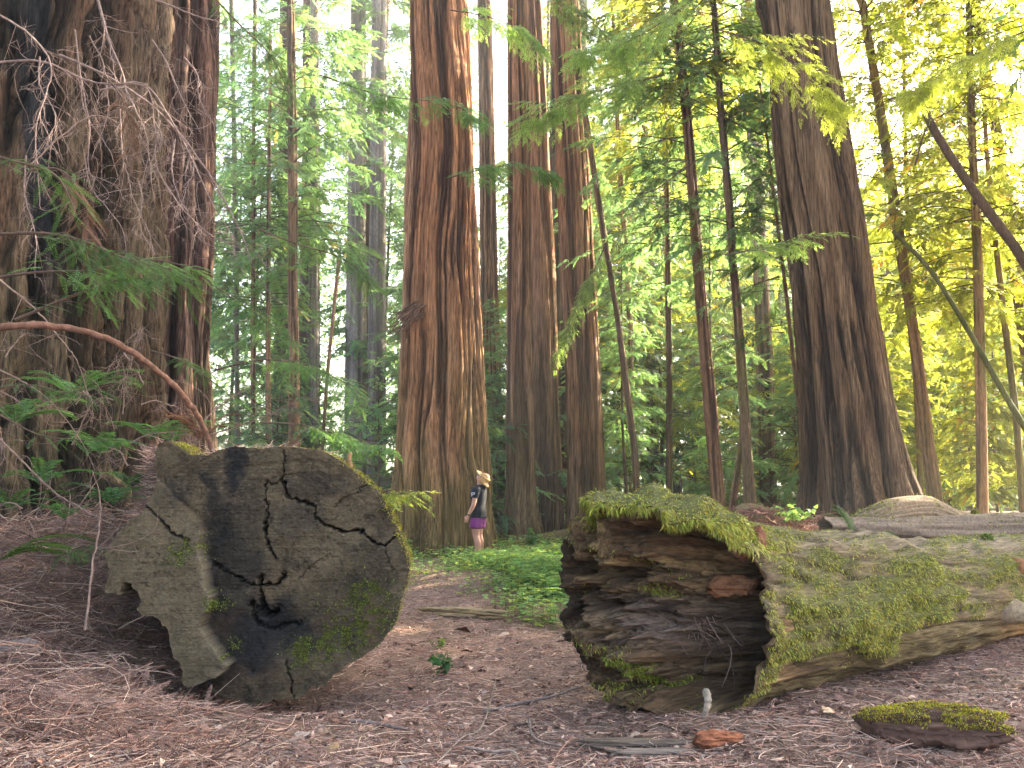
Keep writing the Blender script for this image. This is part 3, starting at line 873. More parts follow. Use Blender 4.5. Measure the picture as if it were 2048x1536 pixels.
def splinter(L, W, H, seed, colr, nx=80, nt=64):
    """a broken length of wood along +X with ragged ends, centred on its base middle"""
    th = np.linspace(0, 2 * math.pi, nt, endpoint=False)
    t = np.linspace(0, 1, nx)[:, None]
    e0 = (fbm(np.cos(th) * 3, np.sin(th) * 3, 0, seed, 4) - 0.5) * 0.9
    e1 = (fbm(np.cos(th) * 3, np.sin(th) * 3, 9, seed + 1, 4) - 0.5) * 0.9
    x = -0.5 + e0 * 0.5 + t * (1 + (e1 - e0) * 0.5)
    sq = 1 / np.maximum(np.abs(np.cos(th)), np.abs(np.sin(th)))**0.65
    prof = np.minimum(1, 1.05 * np.sin(np.pi * np.clip(t, 0.012, 0.988))**0.16) * sq[None]
    blk = np.floor(fbm(np.cos(th)[None] * 2.2, np.sin(th)[None] * 2.2, x * 3.0, seed + 8, 2) * 7) / 7
    dis = (blk - 0.5) * 0.9 + (fbm(np.cos(th)[None] * 5, np.sin(th)[None] * 5, x * 9, seed + 2, 3) - 0.5) * 0.35 + (vnoise(np.cos(th)[None] * 9, np.sin(th)[None] * 9, x * 3, seed + 3) - 0.5) * 0.25
    r = prof * (1 + dis)
    y, z = r * np.cos(th) * W / 2, r * np.sin(th) * H / 2
    V = np.stack([x * L + 0 * y, y, z + H * 0.4], -1).reshape(-1, 3)
    c = np.array(colr) * (0.45 + 1.0 * fbm(V[:, 0] * 8, V[:, 1] * 60, V[:, 2] * 60, seed + 5, 3))[:, None]
    F = [grid_faces(nx, nt, True), np.arange(nt)[None, ::-1], np.arange(nt)[None] + (nx - 1) * nt]
    return V, F, c

build_hollow_log()

# ---------------------------------------------------------------- loose pieces on the ground in front
def ground_piece(name, px, py, d, L, W, H, ang, seed, colr, label, cat, tilt=0.0, mossy=0, lift=0.0, group=None):
    p = at(px, py, d)
    z = float(gz(p[0], p[1]))
    V, F, c = splinter(L, W, H, seed, colr)
    ca, sa, ct, st = math.cos(ang), math.sin(ang), math.cos(tilt), math.sin(tilt)
    V = V @ np.array([[ct, 0, -st], [0, 1, 0], [st, 0, ct]]).T @ np.array([[ca, -sa, 0], [sa, ca, 0], [0, 0, 1]]).T
    loc = np.array([p[0], p[1], z])
    o = bpy.data.objects.new(name, None) if mossy else None
    if mossy:
        link(o)
        o.location = loc
        tag(o, label, cat, group)
        mesh('wood', V + [0, 0, lift], F, M['grain'], o, c)
        rng = np.random.default_rng(seed)
        Fq = F[0][:, ::-1]
        nrm = norm(np.cross(V[Fq[:, 2]] - V[Fq[:, 0]], V[Fq[:, 3]] - V[Fq[:, 1]]))
        W_ = np.zeros(len(V))
        np.maximum.at(W_, Fq.ravel(), np.repeat(np.clip(np.abs(nrm[:, 2]) * 1.6 - 0.55, 0, 1), 4))
        W_ = W_ * (V[:, 2] > H * 0.5) * smooth(0.28, 0.42, fbm(V[:, 0] * 9, V[:, 1] * 9, 0, seed + 9, 3))
        P, N = surface_points(V, Fq, W_ + 1e-9, mossy, rng)
        N = np.where(N[:, 2:3] < 0, -N, N)
        A = moss_blades(P + [0, 0, lift], N, rng, 0.008, 0.024, 0.35, 0.0028, (1.5, 1.35, 0.95))
        mesh('moss', A[0], A[1], M['moss'], o, A[2], False)
    else:
        o = mesh(name, V + [0, 0, lift], F, M['grain'], None, c)
        o.location = loc
        tag(o, label, cat, group)
    return o

ground_piece('broken_log', 1868, 1440, 5.05, 0.64, 0.22, 0.19, -0.34, 201, (0.105, 0.058, 0.040), 'short broken log with moss on top and dark red ragged sides', 'log piece', 0.06, 11000, 0.03)
ground_piece('wood_slab', 1290, 1452, 5.2, 0.62, 0.11, 0.055, -0.10, 202, (0.17, 0.125, 0.092), 'grey weathered slab lying in front of the hollow log end', 'wood slab')
ground_piece('wood_slab', 1330, 1474, 5.02, 0.52, 0.07, 0.045, -0.04, 203, (0.22, 0.17, 0.13), 'pale grey split slab lying nearest the camera beside red chunk', 'wood slab')
ground_piece('red_chunk', 1437, 1462, 5.08, 0.27, 0.085, 0.09, 0.42, 204, (0.25, 0.095, 0.048), 'reddish brown split chunk of wood on the litter', 'wood chunk', -0.12)
ground_piece('bark_plank', 925, 1212, 10.2, 0.95, 0.13, 0.10, -0.28, 205, (0.36, 0.27, 0.15), 'pale yellowish plank of wood lying below the clover', 'wood slab')
ground_piece('root_chunk', 40, 1240, 5.9, 0.22, 0.12, 0.12, 0.6, 206, (0.22, 0.17, 0.15), 'knobby grey root chunk on brown twigs by the picture edge', 'wood chunk', 0.1, 0, 0.08)
ground_piece('wood_chip', 735, 1500, 4.72, 0.13, 0.05, 0.02, 0.35, 207, (0.30, 0.21, 0.12), 'flat tan wood chip below the sawn log', 'wood chip')
ground_piece('wood_chip', 662, 1462, 4.95, 0.11, 0.04, 0.03, 1.0, 208, (0.33, 0.22, 0.12), 'upright tan chip leaning below the charred face', 'wood chip', 0.5)
ground_piece('wood_chip', 1330, 1530, 4.55, 0.10, 0.06, 0.02, -0.5, 209, (0.36, 0.26, 0.20), 'pale leaf shaped wood chip at the bottom edge', 'wood chip')
ground_piece('wood_chip', 1890, 1510, 4.65, 0.11, 0.06, 0.03, -0.2, 210, (0.24, 0.11, 0.075), 'small red wood chip just below the mossy broken log', 'wood chip')

def stick_thing(name, pts, r0, r1, colr, label, cat, K=9, group=None, n=26, matk='wood', wob=0.0):
    P = spline(np.array(pts, float), n)
    rng = np.random.default_rng(abs(hash(label)) % 1000 if False else len(label) * 7)
    if wob:
        P[1:-1] += rng.normal(0, wob, (n - 2, 3))
    V, F = tube(P, np.linspace(r0, r1, n) * rng.uniform(0.88, 1.12, n), K)
    loc = P[0]
    o = mesh(name, V - loc, F, M[matk], None, np.array(colr) * (0.55 + 0.9 * fbm(V[:, 0] * 25, V[:, 1] * 25, V[:, 2] * 25, 300, 3))[:, None])
    o.location = [float(a) for a in loc]
    return tag(o, label, cat, group)

def gpt(px, py, dz=0.01):
    """where the ray through a photo pixel meets the forest floor"""
    lo, hi = 2.5, 60.0
    ds = np.linspace(lo, hi, 4000)
    pts = np.array([at(px, py, 1.0)])
    v = (at(px, py, 2.0) - at(px, py, 1.0))
    P = np.array([0, 0, CAMZ]) + v[None] * ds[:, None]
    below = P[:, 2] < gz(P[:, 0], P[:, 1])
    i = int(np.argmax(below)) if below.any() else len(ds) - 1
    q = P[i].copy()
    q[2] = float(gz(q[0], q[1])) + dz
    return q

stick_thing('pale_stick', [at(1412, 1382, 5.6), at(1416, 1405, 5.5), gpt(1406, 1440, 0.0)], 0.024, 0.017, (0.36, 0.29, 0.22), 'thick pale stick leaning out of the hollow in the mossy log', 'stick')
stick_thing('fallen_stick', [gpt(968, 1430, 0.02), gpt(1040, 1416, 0.03), gpt(1110, 1400, 0.03), gpt(1165, 1378, 0.02)], 0.011, 0.007, (0.20, 0.16, 0.15), 'long curved grey stick lying across the path between the logs', 'stick')
stick_thing('fallen_stick', [gpt(700, 1448, 0.02), gpt(760, 1456, 0.02), gpt(815, 1468, 0.02)], 0.013, 0.009, (0.17, 0.13, 0.12), 'dark straight stick on the soil below the sawn log', 'stick')
stick_thing('fallen_stick', [gpt(880, 1528, 0.02), gpt(925, 1486, 0.03), gpt(965, 1462, 0.03), gpt(992, 1370, 0.04)], 0.006, 0.004, (0.26, 0.20, 0.16), 'thin pale twig bending up through the middle of the path', 'twig')
stick_thing('fallen_stick', [gpt(930, 1502, 0.02), gpt(985, 1516, 0.03), gpt(1025, 1518, 0.04), gpt(1040, 1534, 0.02)], 0.009, 0.006, (0.25, 0.19, 0.16), 'crooked brown stick at the bottom middle of the path', 'stick')
stick_thing('fallen_stick', [gpt(1058, 1445, 0.02), gpt(1068, 1490, 0.04), gpt(1120, 1502, 0.02)], 0.008, 0.005, (0.24, 0.18, 0.15), 'hooked brown twig before the grey slabs', 'twig')
stick_thing('fallen_stick', [gpt(1640, 1430, 0.02), gpt(1700, 1448, 0.02), gpt(1780, 1462, 0.02)], 0.008, 0.005, (0.20, 0.15, 0.12), 'thin stick under the end of the mossy broken log', 'stick')
# ---------------------------------------------------------------- tree trunks
def trunk_geo(levels, d, nth, nz, seed, a=(0.06, 0.03, 0.012), f=(1.6, 4.5, 14.0), palette=None, top_extra=12.0, flare=0.0, zf=1.0, moss=0.0, char=None, roots=0):
    """levels: (photo row, left edge, right edge) from base to top, standing d metres ahead; the bole goes on above the frame"""
    z_, x_, r_ = [], [], []
    for py, xl, xr in levels:
        A, B = at(xl, py, d), at(xr, py, d)
        z_.append((A[2] + B[2]) / 2); x_.append((A[0] + B[0]) / 2); r_.append(abs(B[0] - A[0]) / 2)
    z_, x_, r_ = map(np.array, (z_, x_, r_))
    o = np.argsort(z_)
    z_, x_, r_ = z_[o], x_[o], r_[o]
    zb = float(gz(x_[0], d)) - 0.15
    if z_[0] > zb + 0.05:
        z_ = np.r_[zb, z_]
        sl = (x_[1] - x_[0]) / max(z_[2] - z_[1], 0.5) if len(x_) > 1 else 0
        x_ = np.r_[x_[0] - np.clip(sl, -.2, .2) * (z_[1] - zb), x_]
        r_ = np.r_[r_[0] * (1.0 + flare), r_]
    if top_extra:
        sl = (x_[-1] - x_[-2]) / (z_[-1] - z_[-2])
        rs = min((r_[-1] - r_[-2]) / (z_[-1] - z_[-2]), -0.002)
        zt = z_[-1] + top_extra
        x_ = np.r_[x_, x_[-1] + sl * top_extra]
        r_ = np.r_[r_, max(r_[-1] + rs * top_extra, r_[-1] * 0.45)]
        z_ = np.r_[z_, zt]
    zvis = z_[-2] if top_extra else z_[-1]
    nv = int(nz * 0.93)
    zz = np.r_[np.linspace(z_[0], zvis, nv), np.linspace(zvis, z_[-1], nz - nv + 1)[1:]]
    # smooth interpolation of the axis and radius
    x = np.interp(zz, z_, x_); r = np.interp(zz, z_, r_)
    kern = np.hanning(max(5, nv // 14)); kern /= kern.sum()
    def sm(q):
        p = len(kern) // 2
        qq = np.r_[2 * q[0] - q[p:0:-1], q, 2 * q[-1] - q[-2:-p - 2:-1]]
        return np.convolve(qq, kern, 'valid')[:len(q)]
    x, r = sm(x), sm(r)
    th = np.linspace(0, 2 * math.pi, nth, endpoint=False)[None]
    Z, R = zz[:, None], r[:, None]
    rm = float(np.mean(r))
    tw = (fbm(seed * 3.1, 0, Z * 0.22, seed, 3) - 0.5) * 1.0
    T = th + tw * 0.6
    cx, sy = np.cos(T) * rm, np.sin(T) * rm
    wob = (fbm(cx * 1.3, sy * 1.3, Z * 0.6 * zf, seed + 1, 3) - 0.5) * 0.22 / f[0]
    q1 = np.abs(2 * fbm((cx + wob) * f[0], (sy + wob) * f[0], Z * 0.05 * zf, seed + 2, 2) - 1)
    q2 = np.abs(2 * fbm((cx + wob) * f[1], (sy + wob) * f[1], Z * 0.11 * zf, seed + 3, 2) - 1)
    q3 = np.abs(2 * vnoise((cx + wob) * f[1] * 2.3, (sy + wob) * f[1] * 2.3, Z * 0.30 * zf, seed + 13) - 1)
    n3 = fbm((cx + wob) * f[2], (sy + wob) * f[2], Z * 1.1 * zf, seed + 4, 3)
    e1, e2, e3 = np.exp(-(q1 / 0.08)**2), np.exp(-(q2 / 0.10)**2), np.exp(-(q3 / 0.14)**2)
    brk = smooth(0.35, 0.6, fbm((cx + wob) * 2, (sy + wob) * 2, Z * 0.8 * zf, seed + 14, 2))
    dis = -a[0] * e1 * 2.0 - a[1] * e2 * 2.2 - a[1] * 1.1 * e3 * brk + a[2] * (n3 - 0.5) * 2 + a[0] * 1.2 * (q1 - 0.3) + a[1] * (q2 - 0.3) * 0.8
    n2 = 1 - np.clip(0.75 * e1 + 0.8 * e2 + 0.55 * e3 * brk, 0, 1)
    if roots:
        h = np.clip((zz[0] + 2.2 - zz) / 2.2, 0, 1)[:, None]**1.6
        dis = dis + h * R * 0.16 * np.sin(th * roots + seed + 0.8 * np.sin(th * 2 + seed))
    rr = R + dis
    V = np.stack([x[:, None] + rr * np.cos(th), d + rr * np.sin(th), Z + 0 * th], -1)
    pal = palette or dict(a=(0.215, 0.110, 0.065), b=(0.085, 0.045, 0.030), g=(0.24, 0.185, 0.15), o=(0.150, 0.110, 0.042))
    lo = fbm(cx * 0.9, sy * 0.9, Z * 0.22, seed + 6, 3)
    st = fbm((cx + wob) * 7, (sy + wob) * 7, Z * 0.16 * zf, seed + 7, 3)
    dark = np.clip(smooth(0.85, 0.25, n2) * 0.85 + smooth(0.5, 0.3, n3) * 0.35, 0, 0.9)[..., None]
    c = np.array(pal['a']) * (0.25 + 1.5 * st)[..., None]
    g = smooth(0.45, 0.62, lo * 0.5 + st * 0.5)[..., None] * pal.get('gw', 0.75)
    c = c * (1 - g) + np.array(pal['g']) * g * (0.7 + 0.6 * n3[..., None])
    c = c * (1 - dark) + np.array(pal['b']) * dark  # fissure shade painted in: bark colour darkens inside the grooves
    zrel = (Z - zz[0])
    ol = (smooth(pal.get('oh', 4.5), 0.8, zrel) * smooth(0.30, 0.55, lo + 0.12 * smooth(2, 0, zrel)) * pal.get('ow', 0.7) * np.ones_like(th))[..., None]
    c = c * (1 - ol) + np.array(pal['o']) * ol * (0.4 + 0.9 * st[..., None])
    if moss:
        mm = (smooth(0.5, 0.68, fbm(cx * 3, sy * 3, Z * 0.5, seed + 9, 3)) * moss)[..., None]
        c = c * (1 - mm) + np.array([0.085, 0.105, 0.025]) * mm
    if char is not None:
        k = char(Z + 0 * th, th + 0 * Z)[..., None]
        k = np.clip(k + (st[..., None] - 0.5) * 0.9 * (k > 0.05), 0, 1)
        c = c * (1 - k) + np.array([0.016, 0.016, 0.018]) * k
    base = np.array([x[0], d, float(gz(x[0], d))])
    return V.reshape(-1, 3), [grid_faces(nz, nth, True)], c.reshape(-1, 3), base, (zz, x, r)

TREES = {}

def trunk_tree(key, name, label, cat, d, levels, nth, nz, seed, matk='bark', group=None, **kw):
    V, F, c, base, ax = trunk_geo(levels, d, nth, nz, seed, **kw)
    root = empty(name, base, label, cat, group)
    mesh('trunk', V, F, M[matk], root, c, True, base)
    TREES[key] = (root, base, ax, d)
    return root

def axis_at(key, z):
    root, base, (zz, x, r), d = TREES[key]
    return np.array([np.interp(z, zz, x), d, z]), float(np.interp(z, zz, r))

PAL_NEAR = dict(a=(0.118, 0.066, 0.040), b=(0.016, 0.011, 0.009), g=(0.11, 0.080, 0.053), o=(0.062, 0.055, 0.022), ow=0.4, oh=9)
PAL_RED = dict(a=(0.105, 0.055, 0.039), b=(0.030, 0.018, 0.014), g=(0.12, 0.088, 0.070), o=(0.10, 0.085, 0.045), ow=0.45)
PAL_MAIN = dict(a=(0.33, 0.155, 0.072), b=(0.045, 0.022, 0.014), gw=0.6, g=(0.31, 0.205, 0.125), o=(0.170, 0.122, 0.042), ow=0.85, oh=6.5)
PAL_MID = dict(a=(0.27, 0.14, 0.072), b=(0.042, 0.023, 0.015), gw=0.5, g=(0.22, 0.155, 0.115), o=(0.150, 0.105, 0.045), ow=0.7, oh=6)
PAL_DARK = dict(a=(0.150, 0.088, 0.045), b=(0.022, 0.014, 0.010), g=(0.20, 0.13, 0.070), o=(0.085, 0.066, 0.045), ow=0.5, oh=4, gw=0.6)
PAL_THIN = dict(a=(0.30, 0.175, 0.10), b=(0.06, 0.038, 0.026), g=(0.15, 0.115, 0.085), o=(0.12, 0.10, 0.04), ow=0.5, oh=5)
PAL_SUN = dict(a=(0.36, 0.21, 0.10), b=(0.10, 0.06, 0.035), g=(0.20, 0.16, 0.09), o=(0.14, 0.12, 0.04), ow=0.5, oh=8)  # sunlight painted into the bark of slim trunks on the sunny side
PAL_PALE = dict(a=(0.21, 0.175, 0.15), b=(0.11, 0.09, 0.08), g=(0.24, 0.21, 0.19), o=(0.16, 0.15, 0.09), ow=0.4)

def burn(Z, th):
    w = np.interp(Z, [0, 3.0, 4.8, 8, 30], [0.06, 0.07, 0.12, 0.17, 0.2])
    c = np.interp(Z, [0, 3.0, 4.8, 8, 30], [-0.75, -0.82, -0.92, -1.10, -1.15])
    q = np.abs((th - 2 * math.pi) - c) / w
    return 1.0 * smooth(1.15, 0.55, q) * smooth(3.0, 4.4, Z)

# the giants that frame the view
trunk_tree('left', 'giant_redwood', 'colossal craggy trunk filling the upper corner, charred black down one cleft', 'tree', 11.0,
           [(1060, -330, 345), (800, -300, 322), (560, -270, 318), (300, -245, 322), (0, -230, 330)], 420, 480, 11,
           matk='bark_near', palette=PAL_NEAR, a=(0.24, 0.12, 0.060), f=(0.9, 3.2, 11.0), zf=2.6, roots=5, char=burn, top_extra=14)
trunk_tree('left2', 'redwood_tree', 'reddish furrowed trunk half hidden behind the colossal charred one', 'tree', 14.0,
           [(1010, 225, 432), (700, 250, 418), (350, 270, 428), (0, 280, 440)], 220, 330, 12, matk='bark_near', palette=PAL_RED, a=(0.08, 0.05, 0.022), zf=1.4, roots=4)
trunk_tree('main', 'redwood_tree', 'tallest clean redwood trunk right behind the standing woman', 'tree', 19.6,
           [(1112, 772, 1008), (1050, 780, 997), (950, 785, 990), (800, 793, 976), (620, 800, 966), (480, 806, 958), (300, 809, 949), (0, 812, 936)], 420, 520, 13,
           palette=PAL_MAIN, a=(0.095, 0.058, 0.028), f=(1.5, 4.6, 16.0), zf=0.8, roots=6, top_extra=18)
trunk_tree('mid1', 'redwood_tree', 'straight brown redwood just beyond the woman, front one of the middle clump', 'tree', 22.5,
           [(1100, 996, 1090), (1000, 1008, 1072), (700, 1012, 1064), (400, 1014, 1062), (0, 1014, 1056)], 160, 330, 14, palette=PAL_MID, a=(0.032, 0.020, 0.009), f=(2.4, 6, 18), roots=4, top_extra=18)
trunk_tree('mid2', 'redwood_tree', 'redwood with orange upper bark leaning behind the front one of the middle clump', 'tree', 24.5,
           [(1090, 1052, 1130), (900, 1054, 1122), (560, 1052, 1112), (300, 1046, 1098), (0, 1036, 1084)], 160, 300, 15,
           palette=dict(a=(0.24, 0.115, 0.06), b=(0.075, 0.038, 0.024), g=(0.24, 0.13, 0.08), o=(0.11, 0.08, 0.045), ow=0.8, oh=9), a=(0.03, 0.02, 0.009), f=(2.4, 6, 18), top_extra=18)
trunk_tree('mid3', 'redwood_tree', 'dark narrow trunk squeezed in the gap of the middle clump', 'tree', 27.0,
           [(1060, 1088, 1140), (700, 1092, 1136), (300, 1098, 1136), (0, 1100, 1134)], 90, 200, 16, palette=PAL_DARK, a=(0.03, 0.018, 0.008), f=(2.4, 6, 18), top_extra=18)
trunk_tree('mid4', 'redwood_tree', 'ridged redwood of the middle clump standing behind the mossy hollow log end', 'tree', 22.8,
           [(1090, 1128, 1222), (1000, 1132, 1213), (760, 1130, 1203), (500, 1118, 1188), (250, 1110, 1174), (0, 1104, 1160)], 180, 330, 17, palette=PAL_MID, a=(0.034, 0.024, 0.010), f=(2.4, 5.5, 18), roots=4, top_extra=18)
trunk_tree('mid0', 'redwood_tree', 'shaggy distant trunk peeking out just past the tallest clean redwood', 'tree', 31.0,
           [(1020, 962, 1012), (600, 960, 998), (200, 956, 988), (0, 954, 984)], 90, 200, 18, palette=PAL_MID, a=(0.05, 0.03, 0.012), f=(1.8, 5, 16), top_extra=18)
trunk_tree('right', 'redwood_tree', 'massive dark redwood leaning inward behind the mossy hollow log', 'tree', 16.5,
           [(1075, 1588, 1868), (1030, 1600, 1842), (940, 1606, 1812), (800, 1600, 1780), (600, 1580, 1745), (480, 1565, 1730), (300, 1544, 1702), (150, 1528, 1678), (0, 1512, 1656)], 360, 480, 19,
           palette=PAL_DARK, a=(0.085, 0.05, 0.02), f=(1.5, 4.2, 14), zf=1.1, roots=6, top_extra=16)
# shags of loose bark on the tallest trunk
def bark_shag():
    root, base, ax, d = TREES['main']
    rng = np.random.default_rng(8)
    n = 70
    t = rng.random(n)
    P0 = np.array([at(845 - 60 * a + rng.normal(0, 6), 610 + 42 * a + rng.normal(0, 8), 18.75 + 0.25 * a) for a in t * 0.55])
    D = np.stack([-0.75 + rng.normal(0, 0.22, n), -0.25 + rng.normal(0, 0.2, n), -0.75 + rng.normal(0, 0.25, n)], -1)
    V, F, k = sticks(P0, D, rng.uniform(0.3, 0.75, n), rng.uniform(0.008, 0.022, n), rng.normal(0, 0.05, (n, 3)), 5, 4, 0.3)
    c = np.array([[0.20, 0.115, 0.075]]) * rng.uniform(0.5, 1.4, (n, 1))
    mesh('loose_bark', V, F, M['thin_bark'], root, np.repeat(c, k, 0), False, base)
bark_shag()

# slim trunks: (key, name, label, d, levels, palette)
SLIM = [
 ('s1', 'slim leaning trunk with a snapped top, first one past the middle clump', 20.5, [(1030, 1268, 1284), (900, 1262, 1277), (640, 1228, 1243), (450, 1197, 1211), (195, 1160, 1171)], PAL_THIN, 0, 0.1),
 ('s2', 'crooked thin trunk a step behind the snapped leaning one', 25, [(1030, 1258, 1272), (640, 1254, 1266), (450, 1242, 1253), (300, 1232, 1242), (150, 1226, 1235)], PAL_THIN, 4, 0.2),
 ('s3', 'very straight thin dark trunk midway between the clump and the dark giant', 22, [(1035, 1330, 1345), (700, 1331, 1345), (400, 1328, 1340), (100, 1322, 1332)], PAL_THIN, 3, 0.1),
 ('s4', 'thicker brown slim trunk rising above the hump of brown litter', 19, [(1050, 1424, 1457), (900, 1414, 1443), (700, 1398, 1424), (480, 1382, 1404), (250, 1366, 1385), (0, 1342, 1359)], PAL_MID, 10, 0.0),
 ('s5', 'mossy brown slim trunk with bare side limbs next to the dark giant', 18.5, [(1050, 1490, 1520), (900, 1484, 1507), (640, 1466, 1486), (420, 1450, 1468), (200, 1432, 1448), (0, 1420, 1434)], PAL_THIN, 10, 0.45),
 ('s6', 'short green mossy stem leaning between two brown slim trunks', 19.8, [(1040, 1454, 1470), (960, 1466, 1480), (880, 1478, 1490), (780, 1482, 1491)], PAL_THIN, 0, 0.95),
 ('s7', 'hair thin reddish stem touching the edge of the dark giant', 18, [(1030, 1598, 1612), (800, 1590, 1600), (600, 1570, 1578), (350, 1540, 1546)], PAL_THIN, 2, 0.0),
 ('s8', 'orange brown slim trunk beside the flared foot of the dark giant', 19.5, [(1040, 1858, 1892), (900, 1842, 1872), (700, 1818, 1843), (480, 1788, 1810), (250, 1756, 1774), (0, 1716, 1732)], PAL_SUN, 10, 0.15),
 ('s9', 'thin greenish trunk crossing the orange brown slim one', 21, [(1040, 1836, 1850), (800, 1826, 1838), (500, 1812, 1823), (250, 1806, 1815), (0, 1800, 1808)], PAL_SUN, 8, 0.5),
 ('s10', 'mossy green upright slim trunk by the moss topped stump', 18, [(1045, 1954, 1976), (800, 1952, 1972), (500, 1946, 1964), (250, 1936, 1952), (0, 1930, 1943)], PAL_SUN, 10, 0.8),
 ('s11', 'slim trunk curving out at the frame edge under the leaning dead pole', 19, [(1040, 2040, 2056), (820, 2024, 2038), (640, 2002, 2015), (480, 1984, 1996), (300, 1966, 1977), (0, 1950, 1960)], PAL_SUN, 8, 0.5),
 ('s12', 'stout reddish slim trunk nearest the frame edge among yellow leaves', 22, [(1040, 2092, 2126), (700, 2040, 2070), (450, 2006, 2030), (250, 1980, 2002), (130, 1958, 1978), (0, 1940, 1958)], PAL_SUN, 8, 0.0),
 ('s13', 'upright brown trunk with dark stubs in the gap left of the tall clean redwood', 24, [(940, 576, 602), (600, 576, 598), (300, 576, 596), (0, 572, 590)], PAL_THIN, 8, 0.1),
 ('s14', 'slender trunk close behind the upright one with dark stubs', 30, [(950, 618, 640), (500, 616, 636), (0, 620, 638)], PAL_PALE, 8, 0.1),
 ('s15', 'thick reddish far trunk low behind the sawn log top', 33, [(980, 546, 598), (700, 548, 596), (400, 556, 594), (0, 560, 590)], PAL_RED, 8, 0.0),
 ('s16', 'reddish far trunk doubled up against the thick one behind the sawn log', 35, [(980, 592, 642), (700, 596, 640), (300, 604, 640), (0, 606, 636)], PAL_RED, 8, 0.1),
 ('s17', 'pale hazy far trunk in the bright gap, the wider one', 40, [(980, 686, 736), (500, 694, 732), (0, 702, 732)], PAL_PALE, 10, 0.15),
 ('s18', 'pale greyish far trunk close to the tall clean redwood', 38, [(980, 732, 772), (500, 738, 772), (0, 744, 774)], PAL_PALE, 10, 0.2),
 ('s19', 'thin pole tilting over in the bright gap by the sawn log', 22, [(960, 634, 646), (760, 650, 660), (520, 674, 682)], PAL_THIN, 0, 0.2),
 ('s20', 'thin dark far stem beside the reddish furrowed trunk', 26, [(960, 500, 512), (500, 502, 512), (0, 505, 514)], PAL_THIN, 5, 0.1),
 ('s21', 'paler thin far stem second out from the reddish furrowed trunk', 28, [(960, 470, 482), (500, 466, 478), (0, 458, 468)], PAL_PALE, 5, 0.3),
 ('s22', 'thin dark pole between the reddish pair and the thin dark far stem', 25, [(960, 530, 541), (500, 532, 541), (200, 536, 543)], PAL_THIN, 2, 0.1),
 ('s23', 'greyish trunk in the shady gap left of the dark giant', 30, [(1030, 1520, 1556), (700, 1512, 1545), (400, 1500, 1528), (0, 1480, 1504)], PAL_DARK, 8, 0.0),
 ('s24', 'greenish far trunk showing above the clearing past the snapped leaning one', 34, [(1030, 1300, 1322), (600, 1292, 1312), (0, 1270, 1286)], PAL_PALE, 8, 0.4),
 ('s25', 'far dull trunk between the straight thin dark one and the thicker brown one', 36, [(1030, 1378, 1402), (600, 1366, 1388), (0, 1345, 1364)], PAL_PALE, 8, 0.3),
]
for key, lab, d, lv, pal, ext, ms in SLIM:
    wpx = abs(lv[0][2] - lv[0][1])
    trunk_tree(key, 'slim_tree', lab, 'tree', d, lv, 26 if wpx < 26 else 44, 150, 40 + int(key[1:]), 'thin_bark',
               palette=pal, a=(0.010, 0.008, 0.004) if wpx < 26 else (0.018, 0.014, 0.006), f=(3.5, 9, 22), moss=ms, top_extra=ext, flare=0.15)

def leaning(name, pts, r0, r1, colr, label, cat='dead tree'):
    P = spline(np.array(pts), 60)
    V, F = tube(P, np.linspace(r0, r1, 60), 14)
    n = fbm(V[:, 0] * 8, V[:, 1] * 8, V[:, 2] * 3, 77, 3)
    o = mesh(name, V - P[0], F, M['thin_bark'], None, np.array(colr) * (0.4 + 1.2 * n)[:, None])
    o.location = [float(a) for a in P[0]]
    tag(o, label, cat)
leaning('leaning_pole', [at(2230, 850, 14.5), at(2120, 650, 14.5), at(2040, 510, 14.5), at(1960, 400, 14.5), at(1880, 280, 14.5), at(1834, 190, 14.5)], 0.095, 0.06, (0.11, 0.072, 0.045),
        'dead dark pole leaning across the upper corner of yellow leaves')
leaning('leaning_pole', [at(2090, 920, 17.0), at(2010, 790, 17.0), at(1930, 650, 17.0), at(1860, 540, 17.0), at(1785, 462, 17.0)], 0.06, 0.035, (0.10, 0.11, 0.035),
        'thin mossy pole slanting behind the upright green trunk')
def stump_thing(name, px, py, d, r, h, colr, label, seed, mossy=0):
    p = at(px, py, d)
    base = np.array([p[0], p[1], float(gz(p[0], p[1]))])
    th = np.linspace(0, 2 * math.pi, 40, endpoint=False)[None]
    z = np.linspace(0, 1, 26)[:, None]
    top = h * (0.55 + 0.9 * fbm(np.cos(th) * 2, np.sin(th) * 2, 0, seed, 3))
    R = r * (1.35 - 0.6 * z**0.6) * (0.8 + 0.45 * fbm(np.cos(th) * 3, np.sin(th) * 3, z * 1.5, seed + 1, 3))
    V = np.stack([R * np.cos(th), R * np.sin(th), -0.1 + z * (top + 0.1)], -1)
    V = np.concatenate([V, V[-1:] * np.array([0.3, 0.3, 0.8])], 0)
    V = V.reshape(-1, 3)
    c = np.array(colr) * (0.4 + 1.1 * fbm(V[:, 0] * 18, V[:, 1] * 18, V[:, 2] * 5, seed + 2, 3))[:, None]
    F = grid_faces(27, 40, True)
    root = empty(name, base, label, 'stump')
    mesh('wood', V, [F, np.arange(40)[None] + 26 * 40], M['wood'], root, c)
    if mossy:
        rng = np.random.default_rng(seed)
        W = smooth(0.3, 0.9, V[:, 2] / h) + 0.1
        P, N = surface_points(V, F, W, mossy, rng)
        N = np.where((N[:, :2] * P[:, :2]).sum(1, keepdims=True) < 0, -N, N)
        A = moss_blades(P, N, rng, 0.02, 0.06, 0.8, 0.006, (0.8, 0.85, 0.7))
        mesh('moss', A[0], A[1], M['moss'], root, A[2], False)
stump_thing('broken_stump', 1356, 1020, 17.5, 0.11, 0.85, (0.06, 0.05, 0.03), 'small pointed dark stump beside the straight thin dark trunk', 61)
